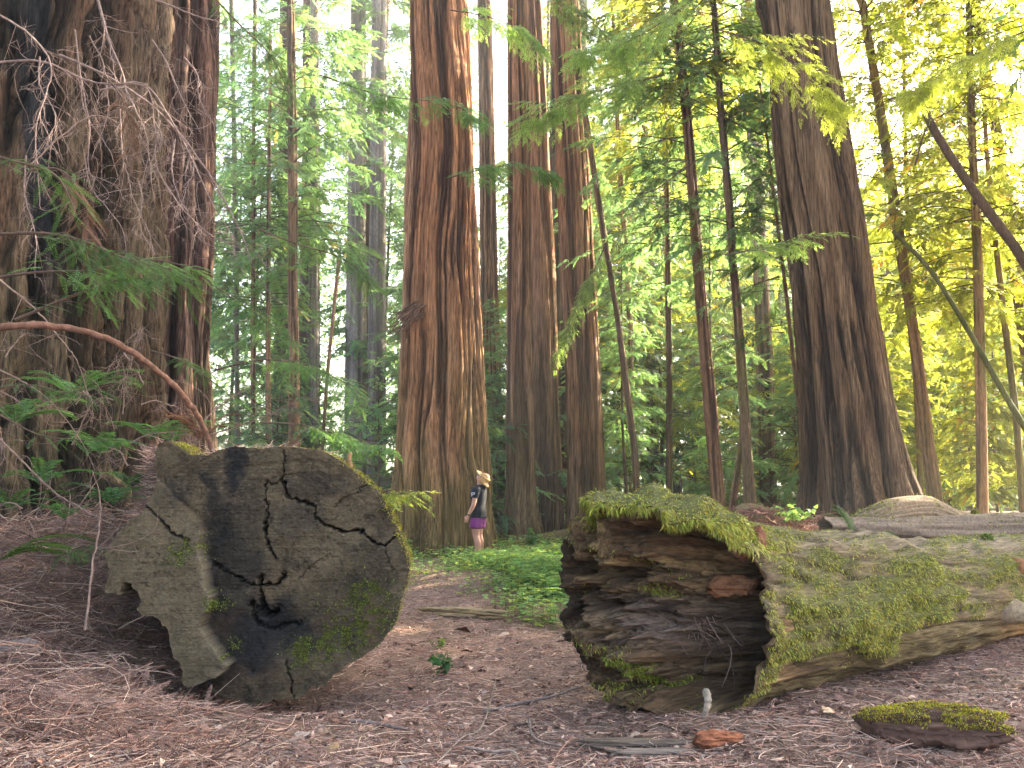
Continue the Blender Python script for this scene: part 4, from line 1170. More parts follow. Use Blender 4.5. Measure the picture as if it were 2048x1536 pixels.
stump_thing('mossy_stump', 1937, 1035, 12.5, 0.16, 0.42, (0.14, 0.11, 0.06), 'moss topped stump leaning on the grey log near the upright green trunk', 62, 2200)

# ---------------------------------------------------------------- fallen logs behind
def fallen(name, pts, rads, colr, label, seed, mossy=0, amp=0.10, nth=56, n=120, hollow_end=False):
    P = spline(np.array(pts), n)
    R = np.interp(np.linspace(0, 1, n), np.linspace(0, 1, len(rads)), rads)
    V, F = tube(P, R, nth, False)
    Vg = V.reshape(n, nth, 3)
    a = np.arange(nth) * 2 * math.pi / nth
    s = np.linspace(0, np.linalg.norm(P[-1] - P[0]), n)[:, None]
    dis = (fbm(np.cos(a)[None] * 2.2, np.sin(a)[None] * 2.2, s * 0.7, seed, 4) - 0.5) * amp * 2 + (fbm(np.cos(a)[None] * 6, np.sin(a)[None] * 6, s * 1.1, seed + 1, 3) - 0.5) * amp * 0.8
    d = norm(Vg - P[:, None])
    Vg = Vg + d * (dis * R.mean() * 3)[..., None]
    V = Vg.reshape(-1, 3)
    g = fbm(np.cos(a)[None] * 9, np.sin(a)[None] * 9, s * 0.9, seed + 2, 3)
    c = (np.array(colr) * (0.45 + 1.1 * g)[..., None]).reshape(-1, 3)
    root = empty(name, P[0], label, 'log')
    Fq = F[0]
    cap0, _ = Vg[0].mean(0) + (P[6] - P[0]) * (1.0 if hollow_end else 0.1), 0
    cap1 = Vg[-1].mean(0)
    V2 = np.vstack([V, cap0, cap1])
    ii = np.arange(nth)
    t0 = np.stack([np.roll(ii, -1), ii, np.full(nth, len(V))], 1)
    t1 = np.stack([ii + (n - 1) * nth, np.roll(ii, -1) + (n - 1) * nth, np.full(nth, len(V) + 1)], 1)
    c2 = np.vstack([c, [[0.03, 0.025, 0.02]], [[0.05, 0.04, 0.03]]])
    mesh('wood', V2, [Fq, t0, t1], M['wood'], root, c2, True, P[0])
    if mossy:
        rng = np.random.default_rng(seed)
        W = smooth(0.0, 0.6, d[..., 2]).reshape(-1) * smooth(0.42, 0.6, fbm(V[:, 0] * 2.5, V[:, 1] * 2.5, V[:, 2] * 2.5, seed + 5, 3)) + 1e-8
        Pm, N = surface_points(V, Fq, W, mossy, rng)
        N = np.where(N[:, 2:3] < 0, -N, N)
        A = moss_blades(Pm, N, rng, 0.02, 0.05, 0.5, 0.006, (0.9, 0.95, 0.8))
        mesh('moss', A[0], A[1], M['moss'], root, A[2], False, P[0])
    return root
fallen('grey_log', [at(1648, 1052, 9.7), at(1750, 1056, 9.9), at(1900, 1062, 10.3), at(2060, 1062, 10.8), at(2300, 1060, 11.6)], [0.10, 0.125, 0.165, 0.20, 0.22], (0.22, 0.160, 0.112),
       'smooth grey log lying behind the mossy hollow one, its near end dark and hollow', 301, 900, 0.13, hollow_end=True)
fallen('buttress_log', [at(1700, 1062, 10.6), at(1775, 1030, 10.7), at(1850, 1022, 11.0), at(1920, 1044, 11.2), at(2010, 1060, 11.3)], [0.09, 0.15, 0.17, 0.13, 0.08], (0.27, 0.19, 0.115),
       'humped tan slab of rotten wood resting on the smooth grey log', 302, 900, 0.22)
fallen('low_log', [at(1955, 1052, 11.6), at(2010, 1046, 11.8), at(2100, 1058, 12.0)], [0.05, 0.13, 0.12], (0.25, 0.20, 0.16),
       'pale rounded log end behind the moss topped stump', 303, 0, 0.06)
fallen('mossy_log', [gpt(985, 1118, 0.02), gpt(1040, 1108, 0.14), gpt(1100, 1098, 0.22), gpt(1180, 1086, 0.26), gpt(1300, 1078, 0.25)], [0.05, 0.14, 0.17, 0.18, 0.17], (0.12, 0.095, 0.045),
       'low mossy log in the clover beside the standing woman', 304, 4200, 0.10)
fallen('mossy_log', [at(1470, 1024, 15.2), at(1500, 1021, 15.3), at(1580, 1040, 15.5)], [0.05, 0.12, 0.10], (0.22, 0.16, 0.08),
       'short orange tinted log end on the brown hump below the slim trunks', 305, 500, 0.10)

def litter_hump():
    """heap of red-brown dead sprays behind the hollow log"""
    rng = np.random.default_rng(44)
    n = 2600
    x = xat(1500, 14) + rng.normal(0, 0.75, n)
    y = 14.0 + rng.normal(0, 0.7, n)
    h = 0.22 * np.exp(-((x - xat(1500, 14)) / 0.9)**2)
    P = np.stack([x, y, gz(x, y) + rng.random(n) * (h + 0.04)], -1)
    az = rng.random(n) * 6.28
    D = np.stack([np.cos(az), np.sin(az), rng.normal(0.1, 0.3, n)], -1)
    V, F, k = sticks(P, D, rng.gamma(2, 0.07, n) + 0.05, rng.uniform(0.003, 0.009, n), rng.normal(0, 0.03, (n, 3)), 3, 3)
    o = mesh('litter_hump', V, F, M['litter'], None, np.repeat(np.array([[0.26, 0.13, 0.09]]) * rng.uniform(0.5, 1.4, (n, 1)), k, 0), False)
    tag(o, 'hump of red brown dead sprays behind the mossy hollow log', 'brushwood', kind='stuff')
litter_hump()
# ---------------------------------------------------------------- foliage
def blade_spray(nb, L, bl, bw, seed):
    """a coarse flat spray for trees farther off: nb leaf blades either side of a stem along +X"""
    rng = np.random.default_rng(seed)
    t = np.repeat(np.linspace(0.10, 1.0, nb), 2)
    side = np.tile([1, -1], nb)
    ln = bl * (1.1 - 0.6 * t) * rng.uniform(0.75, 1.25, 2 * nb)
    ang = np.radians(52 - 30 * t + rng.normal(0, 9, 2 * nb)) * side
    d = np.stack([np.cos(ang), np.sin(ang), -0.25 + rng.normal(0, 0.16, 2 * nb)], -1)
    p = norm(np.stack([-d[:, 1], d[:, 0], rng.normal(0, 0.35, 2 * nb)], -1))
    b = np.stack([t * L, 0 * t, -0.16 * L * t**2], -1)
    w = bw * rng.uniform(0.7, 1.2, 2 * nb)
    V = np.stack([b, b + d * ln[:, None] * 0.45 + p * w[:, None], b + d * ln[:, None], b + d * ln[:, None] * 0.45 - p * w[:, None]], 1).reshape(-1, 3)
    return V, np.arange(len(V)).reshape(-1, 4)

SPRAY = [blade_spray(12, 0.42, 0.115, 0.0155, s) for s in (1, 2, 3)]

def crown_mesh(name, seed, H, z0, R, nb, leafm, per=8, droop=0.25, bl=1.0, top_full=0.25, barebelow=0.0, spread=0.55):
    """a conifer crown of whorled limbs hung with sprays; trunk axis along Z through the origin"""
    rng = np.random.default_rng(seed)
    z = z0 + (H - z0) * rng.random(nb)**0.95
    k = (z - z0) / (H - z0)
    Lb = R * np.clip((1.0 - k)**0.6 * (0.55 + 0.45 * smooth(0, 0.15, k)) + 0.08, 0, 1) * rng.uniform(0.45, 1.15, nb)
    az = rng.random(nb) * 2 * math.pi
    az = np.where(rng.random(nb) < 0.5, az, np.floor(az / 1.1) * 1.1 + rng.normal(0, 0.2, nb))
    el = rng.normal(0.10, 0.16, nb) + 0.35 * k
    D = np.stack([np.cos(az) * np.cos(el), np.sin(az) * np.cos(el), np.sin(el)], -1)
    P0 = np.stack([0 * z, 0 * z, z], -1)
    sag = np.array([0, 0, -1.0]) * (droop * Lb)[:, None]
    bend = -sag * 0.25
    # limbs (end sags): quadratic
    S = 6
    t = np.linspace(0, 1, S)
    V1, F1, kk = sticks(P0, D * 1.0 + sag / Lb[:, None] * 0.6, Lb, 0.006 + 0.006 * Lb, bend, S, 3, 0.25)
    # sprays along limbs
    n = nb * per
    i = np.repeat(np.arange(nb), per)
    tt = rng.uniform(0.22, 1.02, n)
    Dn = norm(D + sag / Lb[:, None] * 0.6)
    pos = P0[i] + Dn[i] * (Lb[i] * tt)[:, None] + bend[i] * (4 * tt * (1 - tt))[:, None]
    sd = rng.choice([-1, 1], n)
    hz = norm(np.stack([-Dn[i][:, 1], Dn[i][:, 0], 0 * tt], -1))
    dr = norm(Dn[i] * rng.uniform(0.3, 1.0, (n, 1)) + hz * (sd * rng.uniform(0.2, 1.0, n) * (1.2 - 0.7 * tt))[:, None] + np.array([0, 0, -0.30]) + rng.normal(0, 0.16, (n, 3)))
    Vs, Fs, Cs, o = [], [], [], 0
    tint = rng.uniform(0.6, 1.35, nb)[i] * rng.uniform(0.8, 1.2, n)
    warm = rng.random(n)
    for q in range(3):
        mk = np.arange(n) % 3 == q
        T, Fq = SPRAY[q]
        X, Y, Z = frames(dr[mk], rng, 0.35)
        sc = bl * rng.uniform(0.75, 1.35, mk.sum()) * np.clip(Lb[i][mk] / 1.2, 0.5, 1.25)
        V, F = place(T, Fq, pos[mk], X, Y, Z, sc)
        Vs.append(V); Fs.append(F + o); o += len(V)
        c = np.stack([tint[mk] * (0.92 + 0.25 * warm[mk]), tint[mk], tint[mk] * (1.1 - 0.3 * warm[mk])], -1)
        c = np.where(rng.random((len(c), 1)) < 0.02, c * [1.7, 0.85, 0.7], c)
        Cs.append(np.repeat(c, len(T), 0))
    Vl, Fl = np.vstack(Vs), np.vstack(Fs)
    return mesh(name, np.vstack([Vl, V1]), [np.vstack([Fl]), F1 + len(Vl)], None, None,
                np.vstack([np.vstack(Cs), np.ones((len(V1), 3))]), False, mats=[leafm, M['branch']],
                midx=np.r_[np.zeros(len(Fl), int), np.ones(len(F1), int)], mesh_only=True)

CROWN = {
    'young': [crown_mesh('young_crown', 100 + i, 13, 0.7, 2.3, 150, M['leaf'], 10, 0.30, 1.05) for i in range(3)],
    'tall': [crown_mesh('tall_crown', 110 + i, 34, 4.0, 3.4, 260, M['leaf'], 9, 0.30, 1.7) for i in range(3)],
    'light': [crown_mesh('light_crown', 120 + i, 17, 0.8, 3.0, 200, M['leaf_light'], 10, 0.35, 1.25) for i in range(3)],
    'shrub': [crown_mesh('shrub_crown', 130 + i, 3.6, 0.1, 1.9, 64, M['leaf'], 8, 0.25, 0.85) for i in range(3)],
    'sun_blocker': [crown_mesh('sun_blocker_crown', 140 + i, 26, 6.0, 5.5, 330, M['leaf'], 10, 0.30, 2.6) for i in range(2)],
    'slim': [crown_mesh('slim_crown', 150 + i, 14, 4.2, 2.6, 120, M['leaf_light'], 10, 0.30, 0.95) for i in range(3)],
    'slimg': [crown_mesh('slim_crown', 160 + i, 14, 5.0, 2.4, 100, M['leaf'], 10, 0.30, 0.95) for i in range(3)],
}

def pole_mesh(name, H, r, seed, colr):
    n = 40
    z = np.linspace(-0.4, H, n)
    rng = np.random.default_rng(seed)
    P = np.stack([(fbm(seed, 0, z * 0.12, seed, 2) - 0.5) * 0.5, (fbm(seed, 5, z * 0.12, seed, 2) - 0.5) * 0.5, z], -1)
    P[:, :2] -= P[2, :2]
    V, F = tube(P, r * (1 - 0.75 * np.clip(z / H, 0, 1)) + 0.01, 12)
    c = np.array(colr) * (0.4 + 1.2 * fbm(V[:, 0] * 12, V[:, 1] * 12, V[:, 2] * 0.8, seed, 3))[:, None]
    return mesh(name, V, F, M['thin_bark'], None, c, mesh_only=True)

POLE = {
    'young': [pole_mesh('young_pole', 13, 0.07, 1, (0.14, 0.09, 0.055)), pole_mesh('young_pole', 13, 0.06, 2, (0.12, 0.10, 0.06))],
    'tall': [pole_mesh('tall_pole', 38, 0.34, 3, (0.19, 0.13, 0.10)), pole_mesh('tall_pole', 38, 0.26, 4, (0.16, 0.12, 0.10)), pole_mesh('tall_pole', 38, 0.5, 5, (0.19, 0.115, 0.08))],
    'light': [pole_mesh('light_pole', 17, 0.08, 6, (0.15, 0.12, 0.06)), pole_mesh('light_pole', 17, 0.10, 7, (0.18, 0.12, 0.07))],
    'shrub': [pole_mesh('shrub_stem', 3.2, 0.02, 8, (0.12, 0.09, 0.06))],
    'sun_blocker': [pole_mesh('sun_blocker_pole', 28, 0.32, 9, (0.16, 0.10, 0.07))],
}
NAMES = {'young': ('young_redwood', 'young redwood', 'young redwoods of the understory'), 'tall': ('far_redwood', 'tree', 'tall redwoods in the distance'),
         'light': ('understory_tree', 'tree', 'pale leaved trees in the sunlit grove'), 'shrub': ('forest_shrub', 'shrub', 'leafy shrubs under the trees'),
         'sun_blocker': ('sun_blocker_tree', 'tree', 'unseen redwoods added to shade the clearing')}
LABELS = {'young': 'young redwood with drooping green sprays among the understory', 'tall': 'tall distant redwood with high feathery crown behind the nearer trunks',
          'light': 'yellow green leafy tree glowing in the sunlit grove', 'shrub': 'low leafy green shrub under the distant trees',
          'sun_blocker': 'unseen redwood added out of frame to block the sun'}
CNT = {}

def plant(kind, x, y, s, rng, z=None, lean=0.03, label=None):
    i = CNT.get(kind, 0)
    CNT[kind] = i + 1
    nm, cat, grp = NAMES[kind]
    root = empty(nm, (x, y, float(gz(x, y)) if z is None else z), label or LABELS[kind], cat, grp)
    root.rotation_euler = (rng.normal(0, lean), rng.normal(0, lean), rng.random() * 6.28)
    root.scale = (s, s, s)
    pm, cm = POLE[kind], CROWN[kind]
    link(bpy.data.objects.new('trunk' if kind != 'shrub' else 'stem', pm[i % len(pm)]), root)
    link(bpy.data.objects.new('crown', cm[i % len(cm)]), root)
    return root

def build_forest():
    rng = np.random.default_rng(2024)
    def P(kind, px, d, s, **k):
        plant(kind, xat(px, d), d, s, rng, **k)
    # far tall trees: layered trunks and crowns
    for d, n in ((46, 6), (58, 8)):
        for k in range(n):
            px = -80 + (2210) * (k + rng.uniform(0.1, 0.9)) / n
            if (470 < px < 800 and rng.random() < 0.5) or (px > 1650 and d < 55):
                continue
            P('tall', px, d + rng.uniform(-5, 5), rng.uniform(0.85, 1.35))
    # understory redwoods, dense behind the middle, loose in the bright gap
    for d, n, s0 in ((25, 7, 0.55), (31, 9, 0.75), (38, 10, 1.0), (46, 9, 1.3)):
        for k in range(n):
            px = 380 + 1330 * (k + rng.uniform(0.1, 0.9)) / n
            if px < 790 and rng.random() < 0.5:
                continue
            P('young', px, d + rng.uniform(-2.5, 2.5), s0 * rng.uniform(0.8, 1.3))
    # shrubs
    for d, n in ((24, 8), (30, 11), (40, 10)):
        for k in range(n):
            px = 420 + 1700 * (k + rng.uniform(0.1, 0.9)) / n
            P('shrub', px, d + rng.uniform(-2, 2), rng.uniform(0.7, 1.5))
    # sunlit grove on the right
    for d, n, s0 in ((22, 7, 0.36), (28, 8, 0.50), (36, 6, 0.70), (47, 6, 0.95), (62, 6, 1.3)):
        for k in range(n):
            px = 1640 + 560 * (k + rng.uniform(0.1, 0.9)) / n
            P('light', px, d + rng.uniform(-1.5, 1.5), s0 * rng.uniform(0.85, 1.2))
    for px, d, s in ((1700, 27, 0.7), (1790, 34, 1.0), (1900, 30, 0.8), (2000, 38, 1.1), (2060, 29, 0.8)):
        P('young', px, d, s)
    for px, d, s in ((1300, 30, 1.1), (1500, 33, 1.1), (1120, 33, 1.2)):
        P('light', px, d, s)
    # unseen redwoods added beside and behind the camera to shade the clearing
    for x, y, s in ((13, 12, 1.0), (18, 16.5, 1.1), (19, 10, 1.2), (25, 20, 1.2), (33, 25, 1.2), (-13, 6, 1.1), (-9, -3, 1.0)):
        plant('sun_blocker', x, y, s, rng)
build_forest()

# crowns for the named slim trees: sprays on the trunks already standing
def dress(key, mk, z0, s, label=None):
    root, base, (zz, x, r), d = TREES[key]
    o = link(bpy.data.objects.new('crown', mk), root)
    k = (np.interp(zz[-1], zz, x) - x[0]) / (zz[-1] - zz[0])
    o.location = (float(np.interp(base[2] + z0, zz, x) - base[0]), 0, z0)
    o.rotation_euler = (0, math.atan(k), RNG.random() * 0.01)
    o.scale = (s, s, s)
for j, (key, z0, s) in enumerate([('s2', 0, 0.9), ('s3', 0.5, 0.95), ('s4', 1.0, 1.0), ('s5', 0.0, 1.0), ('s8', 0.3, 1.0), ('s9', 0.0, 1.0), ('s10', 0.3, 1.0), ('s11', 0, 1.0), ('s12', 0.4, 1.1),
                                  ('s13', 0, 1.2), ('s14', 1, 1.3), ('s20', 0, 1.1), ('s22', 0, 0.9), ('s7', 0, 0.7), ('s21', 0, 1.1), ('s24', 0, 1.3), ('s25', 0, 1.3)]):
    dress(key, CROWN['slim' if key in ('s8', 's9', 's10', 's11', 's12') else 'slimg'][j % 3], z0, s)
for j, (key, z0, s) in enumerate([('s3', 4.5, 0.95), ('s4', 4.5, 1.0), ('s5', 4.5, 1.05), ('s8', 5.0, 1.0), ('s10', 5.0, 1.0), ('s24', 4, 1.3)]):
    dress(key, CROWN['slim'][(j + 1) % 3], z0, s)

def far_woods():
    """the closed edge of the wood beyond the clearing: clumped leaf blades, thin where the sky shows"""
    rng = np.random.default_rng(31)
    n = 210000
    a = rng.uniform(-0.62, 0.72, n)
    dd = rng.uniform(66, 96, n)
    px = 1024 + 1800 * np.tan(a)
    gap = smooth(380, 470, px) * smooth(830, 760, px)
    top = 34 - 9 * gap
    h = top * rng.random(n)**1.15
    x, y = np.tan(a) * dd, dd
    cl = fbm(x / 3.2, y / 5.0, h / 2.4, 35, 3)
    ok = rng.random(n) < smooth(0.40, 0.56, cl) * np.where(h > 20, 0.8, 1.0)
    x, y, h = x[ok], y[ok], h[ok]
    n = len(x)
    P = np.stack([x, y, gz(x, y) + h], -1)
    D = norm(rng.normal(0, 1, (n, 3)) * [1, 1, 0.45] + [0, 0, -0.25])
    S = norm(np.cross(D, rng.normal(0, 1, (n, 3))))
    L = rng.uniform(0.22, 0.62, n)[:, None]
    V = np.stack([P - D * L * 0.5, P + S * L * 0.20, P + D * L * 0.5, P - S * L * 0.20], 1).reshape(-1, 3)
    tint = rng.uniform(0.65, 1.35, (n, 1)) * (1 + rng.normal(0, 0.1, (n, 3)))
    o = mesh('far_woods', V, np.arange(4 * n).reshape(-1, 4), M['leaf'], None, np.repeat(np.clip(tint, 0.3, 2), 4, 0), False)
    tag(o, 'far green forest edge closing the view behind all trunks', 'forest', kind='stuff')
far_woods()

# ---------------------------------------------------------------- near foliage: sprays with real needles
FEATHER = [feather(20, 0.24, 0.0050, 7 + i, 0.024) for i in range(3)]
COARSE = [blade_spray(7, 0.26, 0.085, 0.010, 60 + i) for i in range(3)]
FERNF = feather(26, 0.62, 0.016, 21, 0.085)

def bough(name, label, pts, n_side, spray_len, seed, leafk='leaf_near', colr=(1, 1, 1), r0=0.010, dead=False, group=None, cat='branch', coverage=0.25, droop=0.35, coarse=False):
    """a bough: a curved limb carrying side twigs, each twig lined with feathery sprays"""
    rng = np.random.default_rng(seed)
    P = spline(np.array(pts, float), 40)
    Lt = np.linalg.norm(np.diff(P, axis=0), axis=1).sum()
    V0, F0 = tube(P, np.linspace(r0, r0 * 0.3, 40), 6, False)
    T = norm(np.gradient(P, axis=0))
    i = np.clip((rng.uniform(coverage, 1.0, n_side) * 39).astype(int), 0, 39)
    side = rng.choice([-1, 1], n_side)
    hz = norm(np.cross(T[i], [0, 0, 1.0]))
    D = norm(T[i] * rng.uniform(0.4, 1.0, (n_side, 1)) + hz * side[:, None] * rng.uniform(0.4, 1.3, (n_side, 1)) + np.array([0, 0, -droop]) + rng.normal(0, 0.15, (n_side, 3)))
    L = spray_len * rng.uniform(0.5, 1.2, n_side) * (1.15 - 0.6 * i / 39)
    bend = np.array([0, 0, 1.0]) * (L * 0.10)[:, None]
    V1, F1, k1 = sticks(P[i], D, L, np.full(n_side, r0 * 0.28), bend, 5, 3, 0.4)
    per = max(3, int(spray_len / 0.07))
    j = np.repeat(np.arange(n_side), per)
    tt = np.tile(np.linspace(0.15, 1.0, per), n_side) + rng.normal(0, 0.03, n_side * per)
    pos = P[i][j] + D[j] * (L[j] * tt)[:, None] + bend[j] * (4 * tt * (1 - tt))[:, None]
    sd = np.tile(np.resize([1, -1], per), n_side)
    h2 = norm(np.cross(D[j], [0, 0, 1.0]))
    d2 = norm(D[j] * 0.8 + h2 * (sd * np.where(tt > 0.95, 0.1, 0.8))[:, None] + np.array([0, 0, -0.2]) + rng.normal(0, 0.12, (len(j), 3)))
    Vs, Fs, o = [], [], 0
    Cs = []
    for q in range(3):
        mk = np.arange(len(j)) % 3 == q
        X, Y, Z = frames(d2[mk], rng, 0.3)
        TT = COARSE if coarse else FEATHER
        V, F = place(TT[q][0], TT[q][1], pos[mk], X, Y, Z, rng.uniform(0.5, 1.1, mk.sum()) * (1.1 - 0.45 * tt[mk]))
        Vs.append(V); Fs.append(F + o); o += len(V)
        Cs.append(np.repeat(np.array(colr) * rng.uniform(0.65, 1.35, (mk.sum(), 1)), len(TT[q][0]), 0))
    Vl, Fl = np.vstack(Vs), np.vstack(Fs)
    base = P[0]
    root = empty(name, base, label, cat, group)
    mesh('limb', np.vstack([V0, V1]), np.vstack([F0[0], F1 + len(V0)]), M['branch'], root, None, True, base)
    mesh('foliage', Vl, Fl, M['dead_leaf' if dead else leafk], root, np.vstack(Cs), False, base)
    return root

# green boughs reaching in from the left and the middle
BOUGHS = [
 ('pale drooping bough sweeping across the colossal trunk toward the arching stem', [at(-60, 470, 4.6), at(120, 470, 4.6), at(260, 520, 4.7), at(370, 545, 4.8)], 18, 0.24, 0.35),
 ('lowest green bough fanning over the arching stem', [at(30, 640, 4.9), at(150, 590, 4.9), at(240, 560, 5.0), at(340, 560, 5.0)], 12, 0.20, 0.25),
 ('bough of soft sprays at the very edge of the colossal trunk', [at(-80, 300, 4.4), at(20, 320, 4.4), at(110, 350, 4.5), at(150, 420, 4.5)], 10, 0.18, 0.35),
 ('upper bough hanging in the bright gap under the frame top', [at(380, -60, 7.5), at(470, 40, 7.5), at(540, 110, 7.6), at(580, 190, 7.7)], 22, 0.36, 0.5),
 ('bough arching over the bright gap halfway up', [at(520, 460, 8.5), at(600, 490, 8.5), at(680, 515, 8.6), at(740, 560, 8.7)], 20, 0.34, 0.4),
 ('grey green bough low in the bright gap above the sawn log', [at(430, 740, 8.2), at(520, 720, 8.2), at(610, 730, 8.3), at(700, 770, 8.4)], 20, 0.34, 0.4),
 ('lowest bough brushing the top of the sawn log', [at(520, 845, 8.8), at(600, 850, 8.8), at(680, 870, 8.9), at(760, 890, 9.0)], 16, 0.30, 0.35),
 ('bough crossing the upper part of the tallest clean redwood', [at(640, 150, 12.5), at(760, 190, 12.5), at(880, 205, 12.6), at(960, 230, 12.7)], 22, 0.42, 0.35),
 ('bough crossing the tallest clean redwood below its upper one', [at(900, 355, 13.0), at(960, 340, 13.0), at(1040, 330, 13.1), at(1110, 345, 13.1)], 18, 0.42, 0.35),
 ('bright bough tip peeking past the shoulder of the sawn log', [at(740, 990, 6.4), at(770, 985, 6.4), at(800, 988, 6.4), at(820, 985, 6.4)], 7, 0.09, 0.15),
 ('bough spreading over the middle clump near the frame top', [at(1330, 150, 14.0), at(1240, 170, 14.0), at(1140, 200, 14.0), at(1040, 240, 14.2)], 34, 0.55, 0.35),
 ('bough of yellow green sprays under the frame top beside the dark giant', [at(1420, -30, 13.5), at(1330, 40, 13.5), at(1240, 90, 13.6), at(1160, 110, 13.8)], 34, 0.55, 0.35),
 ('bough draped across the dark giant near the frame top', [at(1440, 60, 13.0), at(1530, 90, 13.0), at(1620, 150, 13.0), at(1690, 220, 13.0)], 30, 0.50, 0.45),
 ('wispy bough against the dark giant halfway up', [at(1450, 510, 13.5), at(1510, 500, 13.5), at(1570, 490, 13.5), at(1640, 470, 13.5)], 14, 0.36, 0.35),
 ('bough of yellow sprays in the top corner over the leaning dead pole', [at(2100, 40, 12.5), at(1990, 90, 12.5), at(1890, 140, 12.6), at(1800, 200, 12.8)], 34, 0.5, 0.4),
 ('bough closing the white gap between the tallest clean redwood and the clump', [at(900, 20, 17), at(960, 30, 17), at(1020, 50, 17), at(1080, 90, 17)], 30, 0.5, 0.4),
 ('high bough filling the gap right of the ridged redwood under the frame top', [at(1080, -20, 17), at(1130, 10, 17), at(1190, 50, 17), at(1250, 110, 17)], 30, 0.5, 0.4),
 ('sparse bough hanging before the ridged redwood of the middle clump', [at(1215, 480, 17), at(1180, 560, 17), at(1150, 620, 17), at(1120, 700, 17)], 20, 0.45, 0.5),
]
for k, (lab, pts, ns_, sl, dr_) in enumerate(BOUGHS):
    light = k >= 9
    bough('redwood_bough', lab, pts, int(ns_ * 1.3), sl * (2.0 if light else 1.5), 500 + k, 'leaf_light' if k in (9, 12, 14) else ('leaf' if light else 'leaf_near'), (1.45, 1.25, 0.8) if light and k not in (9, 12, 14) else (1, 1, 1), 0.010 + 0.004 * light, droop=dr_, coarse=light or k > 5, coverage=0.1)

bough('dead_spray', 'reddish brown dead spray hanging before the colossal trunk', [at(60, 340, 5.2), at(120, 340, 5.2), at(165, 390, 5.2), at(180, 470, 5.2)], 22, 0.24, 590, 'leaf_near', (1.0, 0.95, 0.9), 0.008, dead=True, droop=0.7)
bough('dead_spray', 'small brown dead spray drooping by the hooked dead branch', [at(210, 150, 7.0), at(240, 190, 7.0), at(262, 250, 7.0), at(265, 310, 7.0)], 16, 0.20, 591, 'leaf_near', (1.0, 1.0, 1.0), 0.007, dead=True, droop=0.8)
bough('redwood_bough', 'pale soft bough crossing the lower part of the colossal trunk', [at(-40, 560, 4.9), at(70, 545, 4.9), at(180, 540, 4.9), at(300, 520, 5.0), at(400, 540, 5.0)], 22, 0.30, 592, 'leaf_near', (1.5, 1.45, 1.5), 0.008, droop=0.25)
# bare dead branches over the colossal trunk
def dead_branch(label, pts, seed, r0=0.012, n_tw=22, tw=0.28, group=None, colr=(0.26, 0.19, 0.17)):
    rng = np.random.default_rng(seed)
    P = spline(np.array(pts, float), 40)
    P[1:-1] += np.cumsum(rng.normal(0, 0.004, (38, 3)), 0) * np.sin(np.linspace(0, np.pi, 38))[:, None]
    V0, F0 = tube(P, np.linspace(r0, r0 * 0.3, 40), 6, False)
    T = norm(np.gradient(P, axis=0))
    i = rng.integers(4, 40, n_tw)
    D = norm(T[i] * 0.6 + rng.normal(0, 0.7, (n_tw, 3)) + np.array([0, 0, -0.45]))
    L = tw * rng.gamma(2.5, 0.4, n_tw)
    bend = rng.normal(0, 0.16, (n_tw, 3)) * L[:, None]
    V1, F1, k1 = sticks(P[i], D, L, r0 * 0.35 * np.ones(n_tw), bend, 7, 3, 0.3)
    j = np.repeat(np.arange(n_tw), 5)
    t = rng.uniform(0.2, 1, len(j))
    D2 = norm(D[j] + rng.normal(0, 0.6, (len(j), 3)))
    V2, F2, k2 = sticks(P[i][j] + D[j] * (L[j] * t)[:, None] + bend[j] * (4 * t * (1 - t))[:, None], D2, tw * 0.35 * rng.random(len(j)) + 0.03, np.full(len(j), r0 * 0.16), None, 2, 3)
    V = np.vstack([V0, V1, V2])
    F = np.vstack([F0[0], F1 + len(V0), F2 + len(V0) + len(V1)])
    c = np.array(colr) * rng.uniform(0.8, 1.15, (len(V), 1))
    o = mesh('dead_branch', V - P[0], F, M['wood'], None, c)
    o.location = [float(a) for a in P[0]]
    tag(o, label, 'branch', group)
DB = [
 ('pale dead branch entering at the frame top and hooking down the colossal trunk', [at(190, -20, 8.0), at(215, 70, 8.0), at(240, 130, 8.0), at(255, 190, 8.0), at(290, 260, 8.0), at(300, 330, 8.0)], .016),
 ('dead branch arching from the left edge across the charred cleft', [at(-20, 125, 7.6), at(90, 125, 7.6), at(200, 165, 7.7), at(290, 175, 7.7), at(310, 260, 7.8)], .012),
 ('long bare limb slanting down from charred cleft to bright gap', [at(120, 110, 8.2), at(230, 160, 8.2), at(330, 230, 8.3), at(410, 330, 8.4), at(480, 460, 8.5), at(500, 520, 8.5)], .014),
 ('second long bare limb slanting lower beside the first', [at(200, 180, 7.8), at(290, 170, 7.8), at(360, 270, 7.9), at(420, 400, 8.0), at(470, 480, 8.0)], .010),
 ('thin dead twig looping over the colossal trunk below the hooked branch', [at(60, 330, 7.5), at(130, 270, 7.5), at(190, 230, 7.6), at(250, 250, 7.7)], .008),
 ('drooping dead twig cluster hanging before the charred cleft', [at(150, 60, 7.8), at(160, 140, 7.8), at(185, 240, 7.8), at(180, 330, 7.8), at(190, 360, 7.8)], .009),
 ('slack dead branch falling past the reddish furrowed trunk', [at(320, 240, 8.6), at(310, 320, 8.6), at(350, 400, 8.6), at(420, 470, 8.7), at(490, 500, 8.7)], .011),
 ('bare twig crossing the reddish furrowed trunk near the frame top', [at(310, 0, 9.0), at(390, 30, 9.0), at(450, 50, 9.1), at(560, 130, 9.2)], .010),
 ('grey dead branch from the left edge drooping toward the pale bough', [at(-20, 20, 7.0), at(60, 70, 7.0), at(100, 150, 7.0), at(70, 260, 7.0), at(80, 400, 7.0)], .010),
]
for k, (lab, pts, r) in enumerate(DB):
    dead_branch(lab, pts, 700 + k, r, n_tw=26, tw=0.30)
rg = np.random.default_rng(66)
